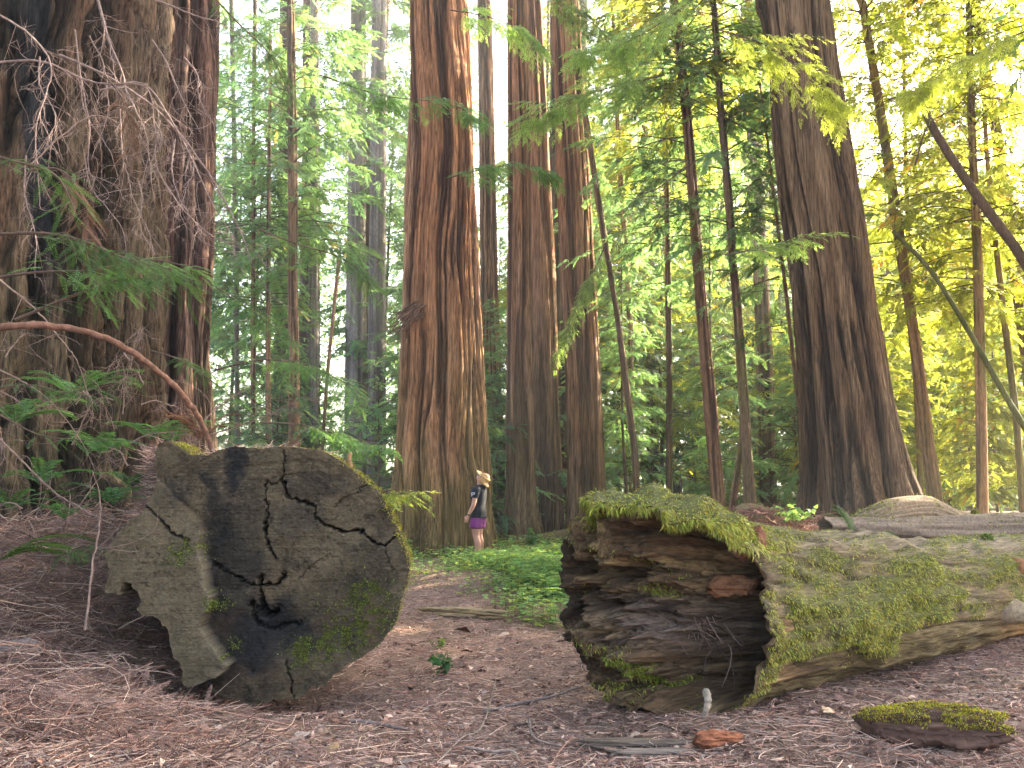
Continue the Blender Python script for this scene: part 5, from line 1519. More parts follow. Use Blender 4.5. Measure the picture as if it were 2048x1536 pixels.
for k in range(12):
    px, py, d = rg.uniform(-10, 380), rg.uniform(-40, 420), rg.uniform(7.2, 9.0)
    dx, dy = rg.uniform(-40, 110), rg.uniform(120, 260)
    dead_branch('slack bare twig hanging in the tangle before the colossal trunk', [at(px, py, d), at(px + dx * 0.2 + rg.normal(0, 14), py + dy * 0.3, d), at(px + dx * 0.6 + rg.normal(0, 14), py + dy * 0.65, d), at(px + dx, py + dy, d)],
                840 + k, 0.008, 20, 0.24, 'slack bare twigs before the colossal trunk')
# bare limbs low on the left bank and around the foot of the trunks
DB2 = [
 ('bare arching twig over the bank of fallen twigs', [at(0, 560, 6.5), at(90, 640, 6.5), at(150, 720, 6.6), at(180, 800, 6.6)], .008),
 ('dead twig reaching up above the sawn log by the arching stem', [at(380, 900, 7.6), at(420, 830, 7.6), at(470, 790, 7.7), at(520, 760, 7.7)], .008),
 ('dead twig leaning right above the sawn log', [at(420, 870, 7.9), at(480, 850, 7.9), at(540, 830, 7.9), at(620, 790, 8.0)], .007),
 ('long twig sprawling down the bank in front of the colossal trunk', [at(-10, 870, 6.2), at(90, 960, 6.2), at(200, 1030, 6.2), at(300, 1075, 6.3)], .009),
 ('upright thin twig standing before the sawn log flap side', [at(170, 1260, 5.6), at(185, 1130, 5.7), at(195, 1010, 5.8), at(185, 940, 5.8)], .009),
 ('curling twig lying on the bank at the left edge', [at(0, 740, 6.4), at(70, 780, 6.4), at(140, 850, 6.4), at(190, 940, 6.4)], .007),
]
for k, (lab, pts, r) in enumerate(DB2):
    dead_branch(lab, pts, 730 + k, r, n_tw=16, tw=0.22, colr=(0.22, 0.15, 0.12))
DB3 = [
 ('bare side limb of the mossy brown slim trunk', [at(1436, 300, 18.4), at(1380, 330, 18), at(1310, 380, 17.8), at(1240, 390, 17.6)], .022),
 ('bare limb stretching right from the mossy brown slim trunk', [at(1440, 230, 18.4), at(1500, 260, 18.2), at(1580, 300, 18), at(1640, 400, 18)], .020),
 ('bare limb rising left from the mossy brown slim trunk', [at(1430, 160, 18.4), at(1360, 120, 18.2), at(1290, 90, 18), at(1230, 60, 18)], .020),
 ('bare limb beneath the frame top between thin trunks', [at(1340, 60, 18.5), at(1400, 100, 18.5), at(1480, 110, 18.5), at(1560, 120, 18.5)], .018),
 ('bare limb of the straight thin dark trunk', [at(1334, 500, 21.8), at(1380, 470, 21.6), at(1430, 440, 21.5), at(1500, 430, 21.5)], .018),
 ('bare curved limb at the yellow corner beside the leaning dead pole', [at(1830, 330, 15), at(1860, 250, 15), at(1930, 200, 15), at(2000, 60, 15)], .018),
]
for k, (lab, pts, r) in enumerate(DB3):
    dead_branch(lab, pts, 760 + k, r, n_tw=26, tw=0.55, colr=(0.13, 0.09, 0.06))

stick_thing('arching_stem', [at(-90, 662, 5.7), at(0, 655, 5.7), at(90, 650, 5.8), at(200, 672, 5.95), at(290, 722, 6.15), at(365, 790, 6.4), at(405, 850, 6.6), at(425, 905, 6.7), at(432, 960, 6.75)], 0.025, 0.018, (0.17, 0.09, 0.06),
            'smooth brown stem arching over the bank down behind the sawn log', 'stem', 12, None, 60, 'wood', 0.0035)
stick_thing('bark_stub', [at(700, 935, 6.3), at(698, 915, 6.3), at(702, 905, 6.3)], 0.022, 0.012, (0.30, 0.17, 0.08), 'small orange bark stub standing on the rim of the sawn log', 'stub', 9, None, 8, 'wood', 0.002)

# ---------------------------------------------------------------- ferns, clover and small plants
def fern(name, label, base, nf, L, seed, colr=(1, 1, 1), up=0.9, leafk='leaf_near', cat='fern', aim=None, spread=1.0, dead=False):
    rng = np.random.default_rng(seed)
    base = np.asarray(base, float)
    root = empty(name, base, label, cat)
    T, Fq = FERNF
    for k in range(nf):
        az = rng.random() * 6.28 if aim is None else aim + rng.normal(0, spread)
        s = L * rng.uniform(0.7, 1.15) / 0.62
        # bend the flat frond into an arc
        x = T[:, 0] * s
        l = x / (0.62 * s)
        el0 = up * rng.uniform(0.75, 1.15)
        ang = el0 - 1.25 * l
        px_ = np.cumsum(np.cos(el0 - 1.25 * np.linspace(0, 1, 60))) / 60 * 0.62 * s
        pz_ = np.cumsum(np.sin(el0 - 1.25 * np.linspace(0, 1, 60))) / 60 * 0.62 * s
        X = np.interp(l, np.linspace(0, 1, 60), px_)
        Z = np.interp(l, np.linspace(0, 1, 60), pz_) + (T[:, 2] + 0.10 * 0.62 * (T[:, 0] / 0.62)**2) * s
        Y = T[:, 1] * s
        V = np.stack([X * math.cos(az) - Y * math.sin(az), X * math.sin(az) + Y * math.cos(az), Z], -1)
        mesh('frond', V, Fq, M['dead_leaf' if dead else leafk], root, np.tile(np.array(colr) * rng.uniform(0.7, 1.25), (len(V), 1)), False)
    return root
fern('sword_fern', 'upright green fern frond tuft between the mossy hollow log and the grey log', at(1706, 1066, 9.0), 4, 0.42, 801, (1.1, 1.0, 0.8), 1.45, aim=2.4, spread=1.2)
fern('sword_fern', 'fern with bright fronds at the left edge of the bank', at(30, 850, 6.9), 8, 0.55, 802, (1, 1, 1), 1.0)
fern('sword_fern', 'fern at the foot of the colossal trunk below the arching stem', at(150, 800, 7.4), 9, 0.60, 803, (0.9, 1, 1), 1.0)
fern('sword_fern', 'fern with long yellow green frond lying over the twig bank', at(0, 1120, 6.0), 5, 0.62, 804, (1.3, 1.1, 0.7), 0.7, aim=0.2, spread=0.35)
fern('sword_fern', 'bluish fern on the bank just left of the torn flap', at(225, 1010, 6.8), 7, 0.42, 805, (0.8, 1.0, 1.1), 0.9)
fern('sword_fern', 'dark fern in the shade between colossal trunk and sawn log', at(300, 880, 7.8), 8, 0.5, 806, (0.8, 0.9, 0.9), 1.0)
fern('sword_fern', 'brown dried fern above the sawn log by the arching stem', at(400, 880, 7.2), 9, 0.42, 807, (1.0, 0.9, 0.85), 1.1, dead=True)
fern('sword_fern', 'low fern on the brown hump behind the hollow log', at(1560, 1052, 13.5), 7, 0.5, 808, (0.8, 0.95, 0.9), 0.9)
fern('sword_fern', 'small fern drooping behind the hollow log below the dark giant', at(1745, 1072, 9.4), 6, 0.3, 809, (0.7, 0.9, 1.0), 0.6)
BOUGH2 = [
 ('green sapling spray at the left edge under the arching stem', [at(-40, 780, 6.2), at(60, 770, 6.2), at(140, 785, 6.3), at(260, 760, 6.5)], 16, 0.26),
 ('green sapling spray over the twig bank above the yellow frond', [at(0, 830, 6.4), at(80, 870, 6.4), at(160, 880, 6.4), at(240, 880, 6.5)], 15, 0.24),
 ('teal sapling spray hanging by the foot of the reddish furrowed trunk', [at(300, 700, 8.4), at(360, 720, 8.4), at(420, 760, 8.5), at(470, 800, 8.6)], 18, 0.34),
 ('leafy sapling spray in the gap right of the reddish furrowed trunk', [at(410, 560, 9.0), at(470, 600, 9.0), at(530, 640, 9.1), at(590, 690, 9.2)], 20, 0.36),
 ('teal spray low on the bank beside the sawn log flap', [at(60, 1110, 5.9), at(120, 1110, 5.9), at(170, 1090, 6.0), at(215, 1110, 6.0)], 9, 0.14),
]
for k, (lab, pts, ns_, sl) in enumerate(BOUGH2):
    bough('redwood_sprout', lab, pts, ns_, sl, 560 + k, 'leaf_near', (0.9, 1.0, 0.95), 0.007, droop=0.15, cat='sprout')

for k, (px, py, d, nf, L, lab) in enumerate([
    (80, 930, 6.6, 7, 0.42, 'fern in the twig tangle halfway down the bank under the colossal trunk'), (20, 980, 6.3, 6, 0.40, 'fern hugging the left edge of the bank above the yellow frond'),
    (260, 940, 7.4, 7, 0.40, 'fern on the bank right at the shoulder of the sawn log'), (130, 1000, 6.5, 6, 0.34, 'small fern under the long sprawling twig on the bank'),
    (340, 850, 7.6, 7, 0.40, 'fern behind the arching stem above the sawn log peak'), (200, 870, 7.8, 8, 0.5, 'fern in front of the dark foot of the colossal trunk')]):
    fern('sword_fern', lab, at(px, py + 40, d), nf, L, 820 + k, (0.85, 1.0, 0.95), 1.0)
rng_ = np.random.default_rng(77)
for k in range(16):
    px, py, d = rng_.uniform(-20, 330), rng_.uniform(700, 1120), rng_.uniform(6.0, 7.6)
    if px > 200 and py > 980:
        px -= 150
    q = at(px, py, d)
    q[2] = max(q[2], float(gz(q[0], q[1])) + 0.05)
    aa = rng_.random() * 6.28
    v = np.array([math.cos(aa), 0.4 * math.sin(aa), rng_.uniform(-0.2, 0.7)]) * rng_.uniform(0.3, 0.6)
    dead_branch('bare brown twig in the tangle on the bank below the colossal trunk', [q, q + v * 0.4 + [0, 0, 0.08], q + v * 0.8 + [0, 0, 0.06], q + v], 780 + k, 0.006, n_tw=14, tw=0.20, group='bare twigs tangled on the bank', colr=(0.24, 0.165, 0.135))

def clover():
    rng = np.random.default_rng(91)
    n = 52000
    pxs, pys = rng.uniform(690, 1190, n), rng.uniform(1085, 1250, n)
    # ground points through those pixels on a plane, then lifted onto the floor
    d = CAMZ * FPX / np.maximum(pys - HOR, 60)
    x, y = (pxs - CX) / FPX * d, d
    u = (pxs - 800) / 340.0
    lower = 1128 + 88 * smooth(0.1, 1.0, u)
    den = smooth(0, -38, pys - lower) + 0.15 * smooth(60, 0, pys - lower)
    den = den * (0.45 + 1.0 * smooth(0.36, 0.5, fbm(x * 1.4, y * 1.4, 0, 92, 3)))
    ok = rng.random(n) < den
    x, y = x[ok], y[ok]
    n = len(x)
    h = 0.04 + 0.24 * rng.random(n)**1.6 * (0.4 + 1.2 * fbm(x * 2, y * 2, 0, 94, 2))
    c = np.stack([x, y, gz(x, y) + h], -1)
    V, F, Cc = [], [], []
    r = rng.uniform(0.026, 0.052, n)
    az = rng.random(n) * 6.28
    Vs = []
    for k in range(3):
        a = az + k * 2.094
        dirv = np.stack([np.cos(a), np.sin(a), rng.normal(-0.12, 0.16, n)], -1)
        sv = np.stack([-np.sin(a), np.cos(a), rng.normal(0, 0.2, n)], -1)
        q = np.stack([c, c + dirv * r[:, None] * 0.75 + sv * r[:, None] * 0.72, c + dirv * r[:, None] * 0.95, c + dirv * r[:, None] * 0.75 - sv * r[:, None] * 0.72], 1)
        Vs.append(q)
    V = np.stack(Vs, 1).reshape(-1, 3)
    tint = rng.uniform(0.6, 1.4, (n, 1)) * np.where(rng.random((n, 1)) < 0.3, np.array([[1.35, 1.1, 0.7]]), np.array([[0.85, 1.0, 1.0]]))
    F = np.arange(len(V)).reshape(-1, 4)
    sv, sf, kk = sticks(np.stack([x, y, gz(x, y)], -1), np.stack([0 * x, 0 * x, h], -1), h, np.full(n, 0.0015), rng.normal(0, 0.012, (n, 3)), 3, 3)
    o = mesh('clover_patch', np.vstack([V, sv]), np.vstack([F, sf + len(V)]), M['leaf_near'], None,
             np.vstack([np.repeat(tint, 12, 0) * [2.4, 1.75, 1.7], np.repeat(tint * 0.8, kk, 0)]), False)
    tag(o, 'bright green patch of clover on the rise before the woman', 'clover', kind='stuff')
clover()

def leafy_plant(name, label, base, n, H, spread, size, seed, colr, leafk='leaf_near'):
    rng = np.random.default_rng(seed)
    base = np.asarray(base, float)
    root = empty(name, base, label, 'plant')
    ns_ = max(3, n // 6)
    a = rng.random(ns_) * 6.28
    top = np.stack([np.cos(a) * spread * rng.random(ns_), np.sin(a) * spread * rng.random(ns_), H * rng.uniform(0.6, 1.0, ns_)], -1)
    V1, F1, k1 = sticks(np.zeros((ns_, 3)), top, np.linalg.norm(top, axis=1), np.full(ns_, 0.004), rng.normal(0, 0.03, (ns_, 3)), 5, 4)
    mesh('stem', V1, F1, M['branch'], root, None)
    i = rng.integers(0, ns_, n)
    t = rng.uniform(0.3, 1.0, n)
    P = top[i] * t[:, None]
    az = rng.random(n) * 6.28
    D = norm(np.stack([np.cos(az), np.sin(az), rng.normal(0.05, 0.3, n)], -1))
    X, Y, Z = frames(D, rng, 0.4)
    u = np.linspace(0, 1, 6)
    w = np.sin(np.pi * u**0.8) * 0.28
    T = np.concatenate([np.stack([u, w, 0.10 * np.sin(np.pi * u) - 0.15 * u**2 + w * 0.3], -1), np.stack([u, -w, 0.10 * np.sin(np.pi * u) - 0.15 * u**2 + w * 0.3], -1)], 0)
    Fq = np.array([[k, k + 1, k + 7, k + 6] for k in range(5)])
    V, F = place(T, Fq, P, X, Y, Z, size * rng.uniform(0.7, 1.3, n))
    mesh('leaves', V, F, M[leafk], root, np.repeat(np.array(colr) * rng.uniform(0.6, 1.4, (n, 1)), len(T), 0), True)
leafy_plant('small_plant', 'small plant with glossy dark leaves on the path edge by the sawn log', gpt(888, 1352, 0.0), 34, 0.20, 0.14, 0.075, 851, (0.75, 1.05, 0.9))
leafy_plant('small_plant', 'sparse pale green seedling just up the path from the dark leaved plant', gpt(880, 1300, 0.0), 26, 0.10, 0.20, 0.05, 852, (1.4, 1.15, 0.7))
leafy_plant('huckleberry_bush', 'pale leaved bush on the low mossy log beside the woman', gpt(1065, 1108, 0.02), 60, 0.50, 0.45, 0.15, 853, (1.1, 1.15, 1.2))
leafy_plant('huckleberry_bush', 'drooping leaved bush beside the left end of the hollow log', gpt(1105, 1135, 0.0), 46, 0.34, 0.35, 0.13, 854, (1.1, 1.1, 0.9))
leafy_plant('pale_shrub', 'pale cream leaved shrub on the hump below the dark giant', at(1590, 1052, 12.8), 70, 0.34, 0.40, 0.11, 855, (2.6, 2.0, 2.0))
leafy_plant('small_plant', 'small green seedling cluster on top of the hollow log', hl_point(np.array(4.2), np.array(1.45), np.array(1.0))[0], 30, 0.07, 0.22, 0.06, 856, (1.5, 1.2, 0.6))
for k, (px, py, sz, c) in enumerate([(222, 1432, 0.15, (0.42, 0.27, 0.21)), (360, 1345, 0.06, (0.3, 0.2, 0.15)), (200, 1345, 0.10, (0.42, 0.38, 0.36)), (1660, 1440, 0.10, (0.5, 0.36, 0.22)), (1650, 1432, 0.07, (0.42, 0.28, 0.17))]):
    p = gpt(px, py, 0.035)
    rng = np.random.default_rng(900 + k)
    u = np.linspace(0, 1, 9)
    w = np.sin(np.pi * u**0.85) * 0.26
    bend = 0.25 * np.sin(np.pi * u) 
    T = np.concatenate([np.stack([u - .5, w, bend * 0.5 + w * 0.5], -1), np.stack([u - .5, 0 * w, bend * 0.5], -1), np.stack([u - .5, -w, bend * 0.5 + w * 0.35], -1)], 0) * sz
    Fq = np.array([[r * 9 + j, r * 9 + j + 1, r * 9 + 10 + j, r * 9 + 9 + j] for r in range(2) for j in range(8)])
    o = mesh('dry_leaf', T, Fq, M['litter'], None, np.tile(c, (27, 1)))
    o.location = [float(a) for a in p]
    o.rotation_euler = (0.35, 0.2, rng.random() * 3)
    tag(o, ['curled reddish dry leaf at the lower left of the bank', 'small brown dry leaf under the torn flap', 'pale grey dry leaf on the dark twigs left of the log', 'bright tan dry leaf between hollow log and broken log', 'smaller tan leaf touching the bright tan one'][k], 'dry leaf')
# ---------------------------------------------------------------- the woman looking up
def skin_mats():
    for nm, c, r in (('skin', (0.46, 0.235, 0.155), 0.5), ('shirt', (0.006, 0.0065, 0.011), 0.9), ('shorts', (0.17, 0.016, 0.14), 0.75), ('hair', (0.46, 0.26, 0.085), 0.6),
                     ('visor', (0.58, 0.40, 0.18), 0.8), ('dark', (0.02, 0.018, 0.018), 0.3), ('print', (0.62, 0.63, 0.66), 0.8), ('lips', (0.38, 0.13, 0.11), 0.5)):
        m, nt, b = mat_new(nm)
        b.inputs['Roughness'].default_value = r
        N, Lk = nt.nodes.new, nt.links.new
        tc = N('ShaderNodeTexCoord')
        nz = N('ShaderNodeTexNoise')
        nz.inputs['Scale'].default_value = 18 if nm != 'hair' else 60
        mr = N('ShaderNodeMapRange')
        mr.inputs[3].default_value, mr.inputs[4].default_value = 0.82, 1.18
        mx = N('ShaderNodeVectorMath'); mx.operation = 'MULTIPLY'
        mx.inputs[0].default_value = c
        Lk(tc.outputs['Object'], nz.inputs[0]); Lk(nz.outputs[0], mr.inputs[0]); Lk(mr.outputs[0], mx.inputs[1]); Lk(mx.outputs[0], b.inputs[0])
        M[nm] = m
skin_mats()

def loft(secs, K=20):
    """closed tube through elliptical sections (centre, half-width along u, half-depth along v, u, v)"""
    a = np.arange(K) * 2 * math.pi / K
    V = np.stack([np.asarray(c) + np.outer(np.cos(a), np.asarray(u)) * rx + np.outer(np.sin(a), np.asarray(v)) * ry for c, rx, ry, u, v in secs])
    n = len(secs)
    Vf = np.vstack([V.reshape(-1, 3), [secs[0][0]], [secs[-1][0]]])
    ii = np.arange(K)
    F = [grid_faces(n, K, True), np.stack([np.roll(ii, -1), ii, np.full(K, n * K)], 1), np.stack([ii + (n - 1) * K, np.roll(ii, -1) + (n - 1) * K, np.full(K, n * K + 1)], 1)]
    return Vf, F

def limb(pts, rads, n=24, K=14, flat=1.0):
    P = spline(np.array(pts, float), n)
    R = np.interp(np.linspace(0, 1, n), np.linspace(0, 1, len(rads)), rads)
    R[0] *= 0.75; R[-1] *= 0.75
    V, F = tube(P, R, K)
    return V, F

XX, YY, ZZ = np.eye(3)

def torso_secs(g=0.0, z0=0.80, z1=1.40):
    """pelvis to neck base; facing +Y, leaning slightly back"""
    tab = [(0.78, 0.150, 0.105, 0.00), (0.86, 0.168, 0.122, -0.005), (0.93, 0.160, 0.115, -0.005), (1.02, 0.138, 0.100, 0.0), (1.10, 0.142, 0.105, 0.0),
           (1.20, 0.158, 0.122, 0.005), (1.28, 0.172, 0.115, -0.005), (1.34, 0.170, 0.095, -0.018), (1.385, 0.120, 0.072, -0.028), (1.41, 0.062, 0.058, -0.034)]
    out = []
    for z, rx, ry, y in tab:
        if z0 - 1e-6 <= z <= z1 + 1e-6:
            out.append(((0, y, z), rx + g, ry + g, XX, YY))
    return out

def remeshed(name, parts, mat, root, vox, sm=2, col=None):
    V, F = merge(parts)
    tri = []
    for f in F:
        f = np.asarray(f)
        for k in range(1, f.shape[1] - 1):
            tri.append(f[:, [0, k, k + 1]])
    o = mesh(name, V, np.vstack(tri), mat, root)
    md = o.modifiers.new('remesh', 'REMESH')
    md.mode = 'VOXEL'
    md.voxel_size = vox
    md.use_smooth_shade = True
    s = o.modifiers.new('smooth', 'SMOOTH')
    s.iterations = sm
    s.factor = 0.5
    return o

def build_person():
    base = gpt(957, 1124, 0.0)
    base[1] = 17.6
    base[0] = xat(957, 17.6)
    base[2] = float(gz(base[0], base[1]))
    root = empty('person', base, 'woman in dark tee and purple shorts gazing up at the tall trunk', 'person')
    root.rotation_euler = (0, 0, math.radians(74))
    root.scale = (1.10, 1.08, 1.03)
    sh = 0.150
    parts = [loft(torso_secs())]
    # legs
    for s in (-1, 1):
        parts.append(limb([(s * 0.088, -0.005, 0.86), (s * 0.092, 0.012, 0.66), (s * 0.085, 0.012, 0.47), (s * 0.088, -0.018, 0.33), (s * 0.085, -0.012, 0.17), (s * 0.083, -0.012, 0.06)],
                          [0.098, 0.088, 0.060, 0.058, 0.046, 0.036], 30, 16))
        parts.append(loft([((s * 0.085, -0.055, 0.045), 0.030, 0.030, XX, ZZ), ((s * 0.088, -0.02, 0.05), 0.036, 0.042, XX, ZZ), ((s * 0.094, 0.06, 0.036), 0.042, 0.032, XX, ZZ), ((s * 0.098, 0.14, 0.024), 0.040, 0.020, XX, ZZ), ((s * 0.098, 0.17, 0.020), 0.025, 0.014, XX, ZZ)], 14))
    # arms, hands with five fingers each
    for s in (-1, 1):
        S0, E, Wr = np.array([s * 0.175, -0.02, 1.315]), np.array([s * 0.225, 0.015, 1.05]), np.array([s * 0.215, 0.115, 0.835])
        parts.append(limb([S0 + [-s * 0.03, 0, 0.01], S0, (S0 + E) / 2, E, (E * 0.6 + Wr * 0.4) + [0, -.004, 0], Wr], [0.052, 0.056, 0.047, 0.039, 0.038, 0.026], 26, 14))
        fw = norm(Wr - E)
        sd = norm(np.cross(fw, [s, 0, 0.0])) 
        nx = np.array([1.0, 0, 0])
        pm = Wr + fw * 0.055
        parts.append(loft([(Wr - fw * 0.01, 0.020, 0.026, nx, sd), (Wr + fw * 0.03, 0.017, 0.036, nx, sd), (pm + fw * 0.03, 0.015, 0.041, nx, sd), (pm + fw * 0.042, 0.010, 0.038, nx, sd)], 14))
        for q, (off, ln) in enumerate([(-0.030, 0.058), (-0.010, 0.070), (0.010, 0.076), (0.030, 0.068)]):
            b = pm + fw * 0.034 + sd * off
            c1 = norm(fw + np.array([-s * 0.25, 0, 0]))
            c2 = norm(fw * 0.7 + np.array([-s * 0.75, 0, 0]))
            parts.append(limb([b - fw * 0.02, b, b + c1 * ln * 0.5, b + c1 * ln * 0.5 + c2 * ln * 0.5], [0.0095, 0.0095, 0.0085, 0.0072], 12, 8))
        tb = Wr + fw * 0.025 + sd * 0.030
        parts.append(limb([tb - sd * 0.02, tb, tb + sd * 0.022 + fw * 0.025 - nx * s * 0.01, tb + sd * 0.026 + fw * 0.056 - nx * s * 0.018], [0.013, 0.0125, 0.0105, 0.0085], 12, 8))
    # neck and head tipped back
    tilt = math.radians(-40)                                      # about X: chin up
    ct, st = math.cos(tilt), math.sin(tilt)
    pivot = np.array([0, -0.035, 1.47])
    def H(v):
        v = np.asarray(v, float)
        y = v[..., 1] * ct + v[..., 2] * st
        z = -v[..., 1] * st + v[..., 2] * ct
        return np.stack([v[..., 0], y, z], -1) + pivot
    parts.append(limb([(0, -0.035, 1.36), (0, -0.03, 1.42), (0, -0.030, 1.48), (0, -0.02, 1.53)], [0.062, 0.054, 0.053, 0.058], 14, 16))
    u = np.linspace(0.03, 0.97, 22)[:, None] * math.pi
    a = np.linspace(0, 2 * math.pi, 28, endpoint=False)[None]
    hx = np.sin(u) * np.cos(a)
    hy = np.sin(u) * np.sin(a)
    hz = np.cos(u) + 0 * a
    jaw = 1 - 0.30 * smooth(0.1, -1.0, hz)
    head = np.stack([hx * 0.074 * jaw, hy * 0.094 * (1 - 0.10 * smooth(0.0, -1.0, hz)) + 0.018 * smooth(0.2, -0.9, hz) + 0.008, hz * 0.112 + 0.075], -1)
    hv = H(head.reshape(-1, 3))
    nh, ka = 22, 28
    hc = [grid_faces(nh, ka, True), np.arange(ka)[None, ::-1], np.arange(ka)[None] + (nh - 1) * ka]
    parts.append((hv, hc))
    nose = [H(np.array(p)) for p in [(0, 0.090, 0.085), (0, 0.106, 0.062), (0, 0.118, 0.042), (0, 0.100, 0.034)]]
    parts.append(limb(nose, [0.008, 0.010, 0.013, 0.010], 10, 8))
    for s in (-1, 1):
        parts.append(limb([H(np.array((s * 0.074, -0.004, 0.088))), H(np.array((s * 0.084, -0.012, 0.080))), H(np.array((s * 0.082, -0.008, 0.060))), H(np.array((s * 0.074, 0.0, 0.045)))], [0.007, 0.010, 0.009, 0.007], 10, 8))
    parts.append(limb([H(np.array((-0.022, 0.092, 0.010))), H(np.array((0, 0.101, 0.012))), H(np.array((0.022, 0.092, 0.010)))], [0.006, 0.009, 0.006], 8, 8))
    remeshed('body', parts, M['skin'], root, 0.0065, 2)
    # lips and eyes behind sunglasses
    Vl, Fl = limb([H(np.array((-0.020, 0.099, 0.011))), H(np.array((0, 0.108, 0.012))), H(np.array((0.020, 0.099, 0.011)))], [0.003, 0.006, 0.003], 8, 8)
    mesh('lips', Vl, Fl, M['lips'], root)
    gl = []
    for s in (-1, 1):
        gl.append(limb([H(np.array((s * 0.012, 0.104, 0.083))), H(np.array((s * 0.034, 0.100, 0.080))), H(np.array((s * 0.058, 0.084, 0.083)))], [0.012, 0.017, 0.011], 10, 10))
        gl.append(limb([H(np.array((s * 0.058, 0.084, 0.088))), H(np.array((s * 0.076, 0.04, 0.088))), H(np.array((s * 0.080, -0.005, 0.085)))], [0.004, 0.003, 0.003], 8, 6))
    V, F = merge(gl)
    mesh('sunglasses', V, F, M['dark'], root)
    # hair: a bob that falls back from the tipped head
    hairp = []
    hs = np.stack([hx * 0.090, hy * 0.098 - 0.022, hz * 0.108 + 0.088], -1).reshape(-1, 3)
    hairp.append((H(hs), hc))
    rng = np.random.default_rng(6)
    for k in range(46):
        ang = math.pi * (0.93 + 1.14 * k / 45) + math.pi * 0.0
        x0, y0 = 0.088 * math.cos(ang), 0.090 * math.sin(ang) - 0.02
        r0 = H(np.array((x0 * 0.85, y0 * 0.85, 0.11)))
        r1 = H(np.array((x0 * 1.05, y0 * 1.1, 0.045)))
        r2 = r1 + np.array([rng.normal(0, 0.008), -0.022 + rng.normal(0, 0.006), -0.050 - 0.03 * rng.random()])
        hairp.append(limb([r0, r1, r2], [0.014, 0.017, 0.007], 10, 7))
    ho = remeshed('hair', hairp, M['hair'], root, 0.006, 1)
    # visor: sweat band and bill
    an = np.linspace(0, 2 * math.pi, 44)
    band = np.stack([0.093 * np.cos(an), 0.107 * np.sin(an) - 0.008, 0.128 + 0 * an], -1)
    V1, F1 = tube(H(band), np.full(44, 0.011), 8)
    ub = np.linspace(0.08 * math.pi, 0.92 * math.pi, 22)
    bill = []
    for rr_, zt in ((1.0, 0.002), (1.4, 0.006), (1.85, -0.006)):
        for t_ in (0.004, -0.004):
            bill.append(np.stack([0.094 * np.cos(ub) * (1 + (rr_ - 1) * 0.35), 0.100 * np.sin(ub) * rr_ - 0.006, 0.126 + zt + t_ - 0.022 * np.cos(ub)**2], -1))
    Bv = np.stack([bill[0], bill[2], bill[4], bill[5], bill[3], bill[1]])
    V2 = H(Bv.reshape(-1, 3))
    Fb = grid_faces(6, 22)
    close = np.stack([np.arange(21) + 5 * 22, np.arange(21) + 1 + 5 * 22, np.arange(21) + 1, np.arange(21)], 1)
    V, F = merge([(V1, F1), (V2, [Fb, close])])
    mesh('visor', V, F, M['visor'], root)
    # tee shirt with sleeves
    tp = [loft([((0, -0.004, 0.80), 0.202, 0.156, XX, YY)] + [(c, rx + 0.020, ry + 0.024, u_, v_) for c, rx, ry, u_, v_ in torso_secs(0, 0.86, 1.39)] + [((0, -0.034, 1.412), 0.066, 0.062, XX, YY)], 28)]
    for s in (-1, 1):
        tp.append(limb([(s * 0.11, -0.02, 1.325), (s * 0.172, -0.02, 1.315), (s * 0.205, -0.008, 1.23), (s * 0.214, 0.0, 1.165)], [0.066, 0.072, 0.068, 0.070], 16, 18))
    remeshed('shirt', tp, M['shirt'], root, 0.008, 3)
    # sleeve print: pale square crest
    s = -1
    for side in (1,):
        cpos = np.array([side * 0.0, 0, 0])
    pr = []
    def patch(cx_, cz_, w, h, sgn):
        # a flat patch standing just off the outside of the sleeve
        cy_ = 0.012
        xo = sgn * 0.287
        v = np.array([[xo - sgn * 0.014 * abs(b_) , cy_ + cx_ + b_ * w / 2, cz_ + e_ * h / 2] for b_ in (-1, 1) for e_ in (-1, 1)])
        v2 = v - [sgn * 0.004, 0, 0]
        return np.vstack([v, v2]), [np.array([[0, 1, 3, 2], [4, 6, 7, 5], [0, 2, 6, 4], [1, 5, 7, 3], [0, 4, 5, 1], [2, 3, 7, 6]])]
    pr.append(patch(0, 1.262, 0.062, 0.008, -1)); pr.append(patch(0, 1.198, 0.062, 0.008, -1))
    pr.append(patch(-0.028, 1.230, 0.008, 0.058, -1)); pr.append(patch(0.028, 1.230, 0.008, 0.058, -1))
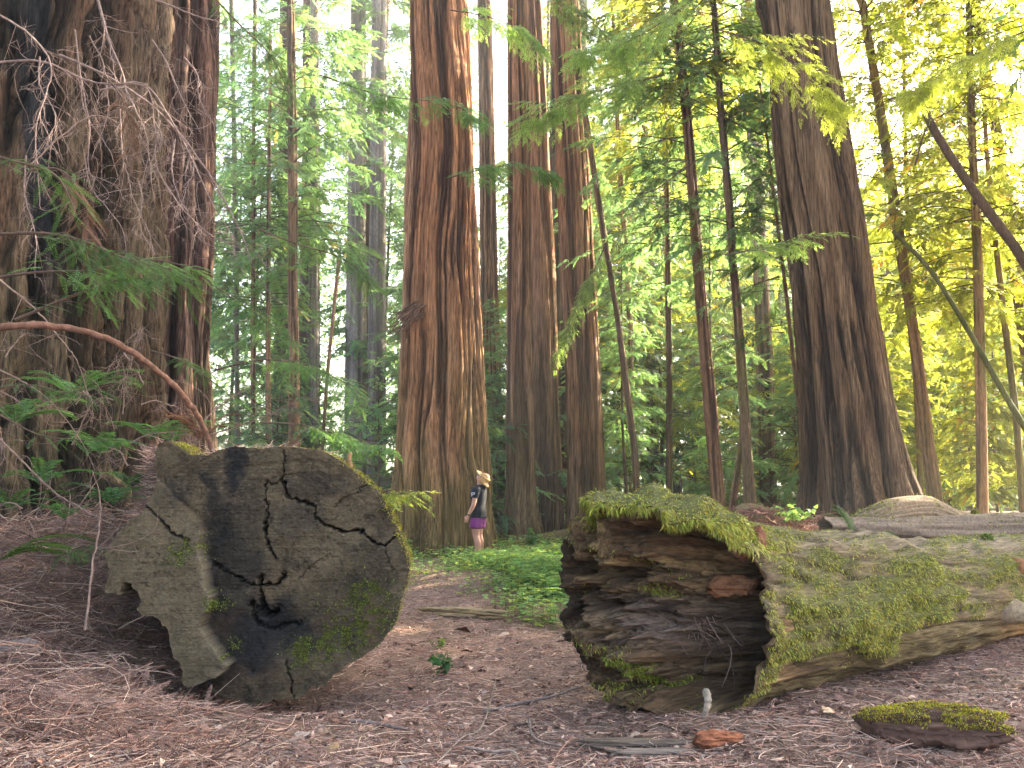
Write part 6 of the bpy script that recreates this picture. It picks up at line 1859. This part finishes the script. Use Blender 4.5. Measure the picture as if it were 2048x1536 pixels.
    pr.append(patch(0, 1.238, 0.030, 0.010, -1)); pr.append(patch(0.0, 1.226, 0.010, 0.030, -1)); pr.append(patch(0, 1.216, 0.034, 0.007, -1))
    V, F = merge(pr)
    mesh('sleeve_print', V, F, M['print'], root, None, False)
    # shorts
    sp = [loft([((0, 0, 0.70), 0.168, 0.125, XX, YY), ((0, -0.002, 0.78), 0.176, 0.130, XX, YY), ((0, -0.004, 0.86), 0.180, 0.134, XX, YY), ((0, -0.004, 0.90), 0.172, 0.126, XX, YY)], 28)]
    for s in (-1, 1):
        sp.append(limb([(s * 0.09, 0, 0.80), (s * 0.098, 0.006, 0.70), (s * 0.102, 0.010, 0.595)], [0.108, 0.112, 0.114], 12, 20))
    remeshed('shorts', sp, M['shorts'], root, 0.008, 2)
    # watch on the wrist
    for sgn in (-1,):
        E, Wr = np.array([sgn * 0.225, 0.015, 1.05]), np.array([sgn * 0.215, 0.115, 0.835])
        fw = norm(Wr - E)
        V, F = tube(np.array([Wr - fw * 0.034, Wr - fw * 0.012]), [0.033, 0.032], 16)
        mesh('watch', V, F, M['dark'], root)
build_person()

# ---------------------------------------------------------------- the air under the trees
def build_haze():
    m = bpy.data.materials.new('haze')
    m.use_nodes = True
    nt = m.node_tree
    nt.nodes.remove(nt.nodes['Principled BSDF'])
    v = nt.nodes.new('ShaderNodeVolumePrincipled')
    v.inputs['Color'].default_value = (0.92, 0.96, 0.92, 1)
    v.inputs['Density'].default_value = 0.0016
    v.inputs['Anisotropy'].default_value = 0.35
    nt.links.new(v.outputs[0], nt.nodes['Material Output'].inputs['Volume'])
    x, y0, y1, z0, z1 = 640, -90, 940, -3, 66
    V = np.array([[sx * x, yy, zz] for zz in (z0, z1) for yy in (y0, y1) for sx in (-1, 1)], float)
    F = np.array([[0, 2, 3, 1], [4, 5, 7, 6], [0, 1, 5, 4], [2, 6, 7, 3], [0, 4, 6, 2], [1, 3, 7, 5]])
    o = mesh('haze', V, F, m, None, None, False)
    tag(o, 'thin luminous haze in the forest air', 'haze', kind='stuff')
build_haze()
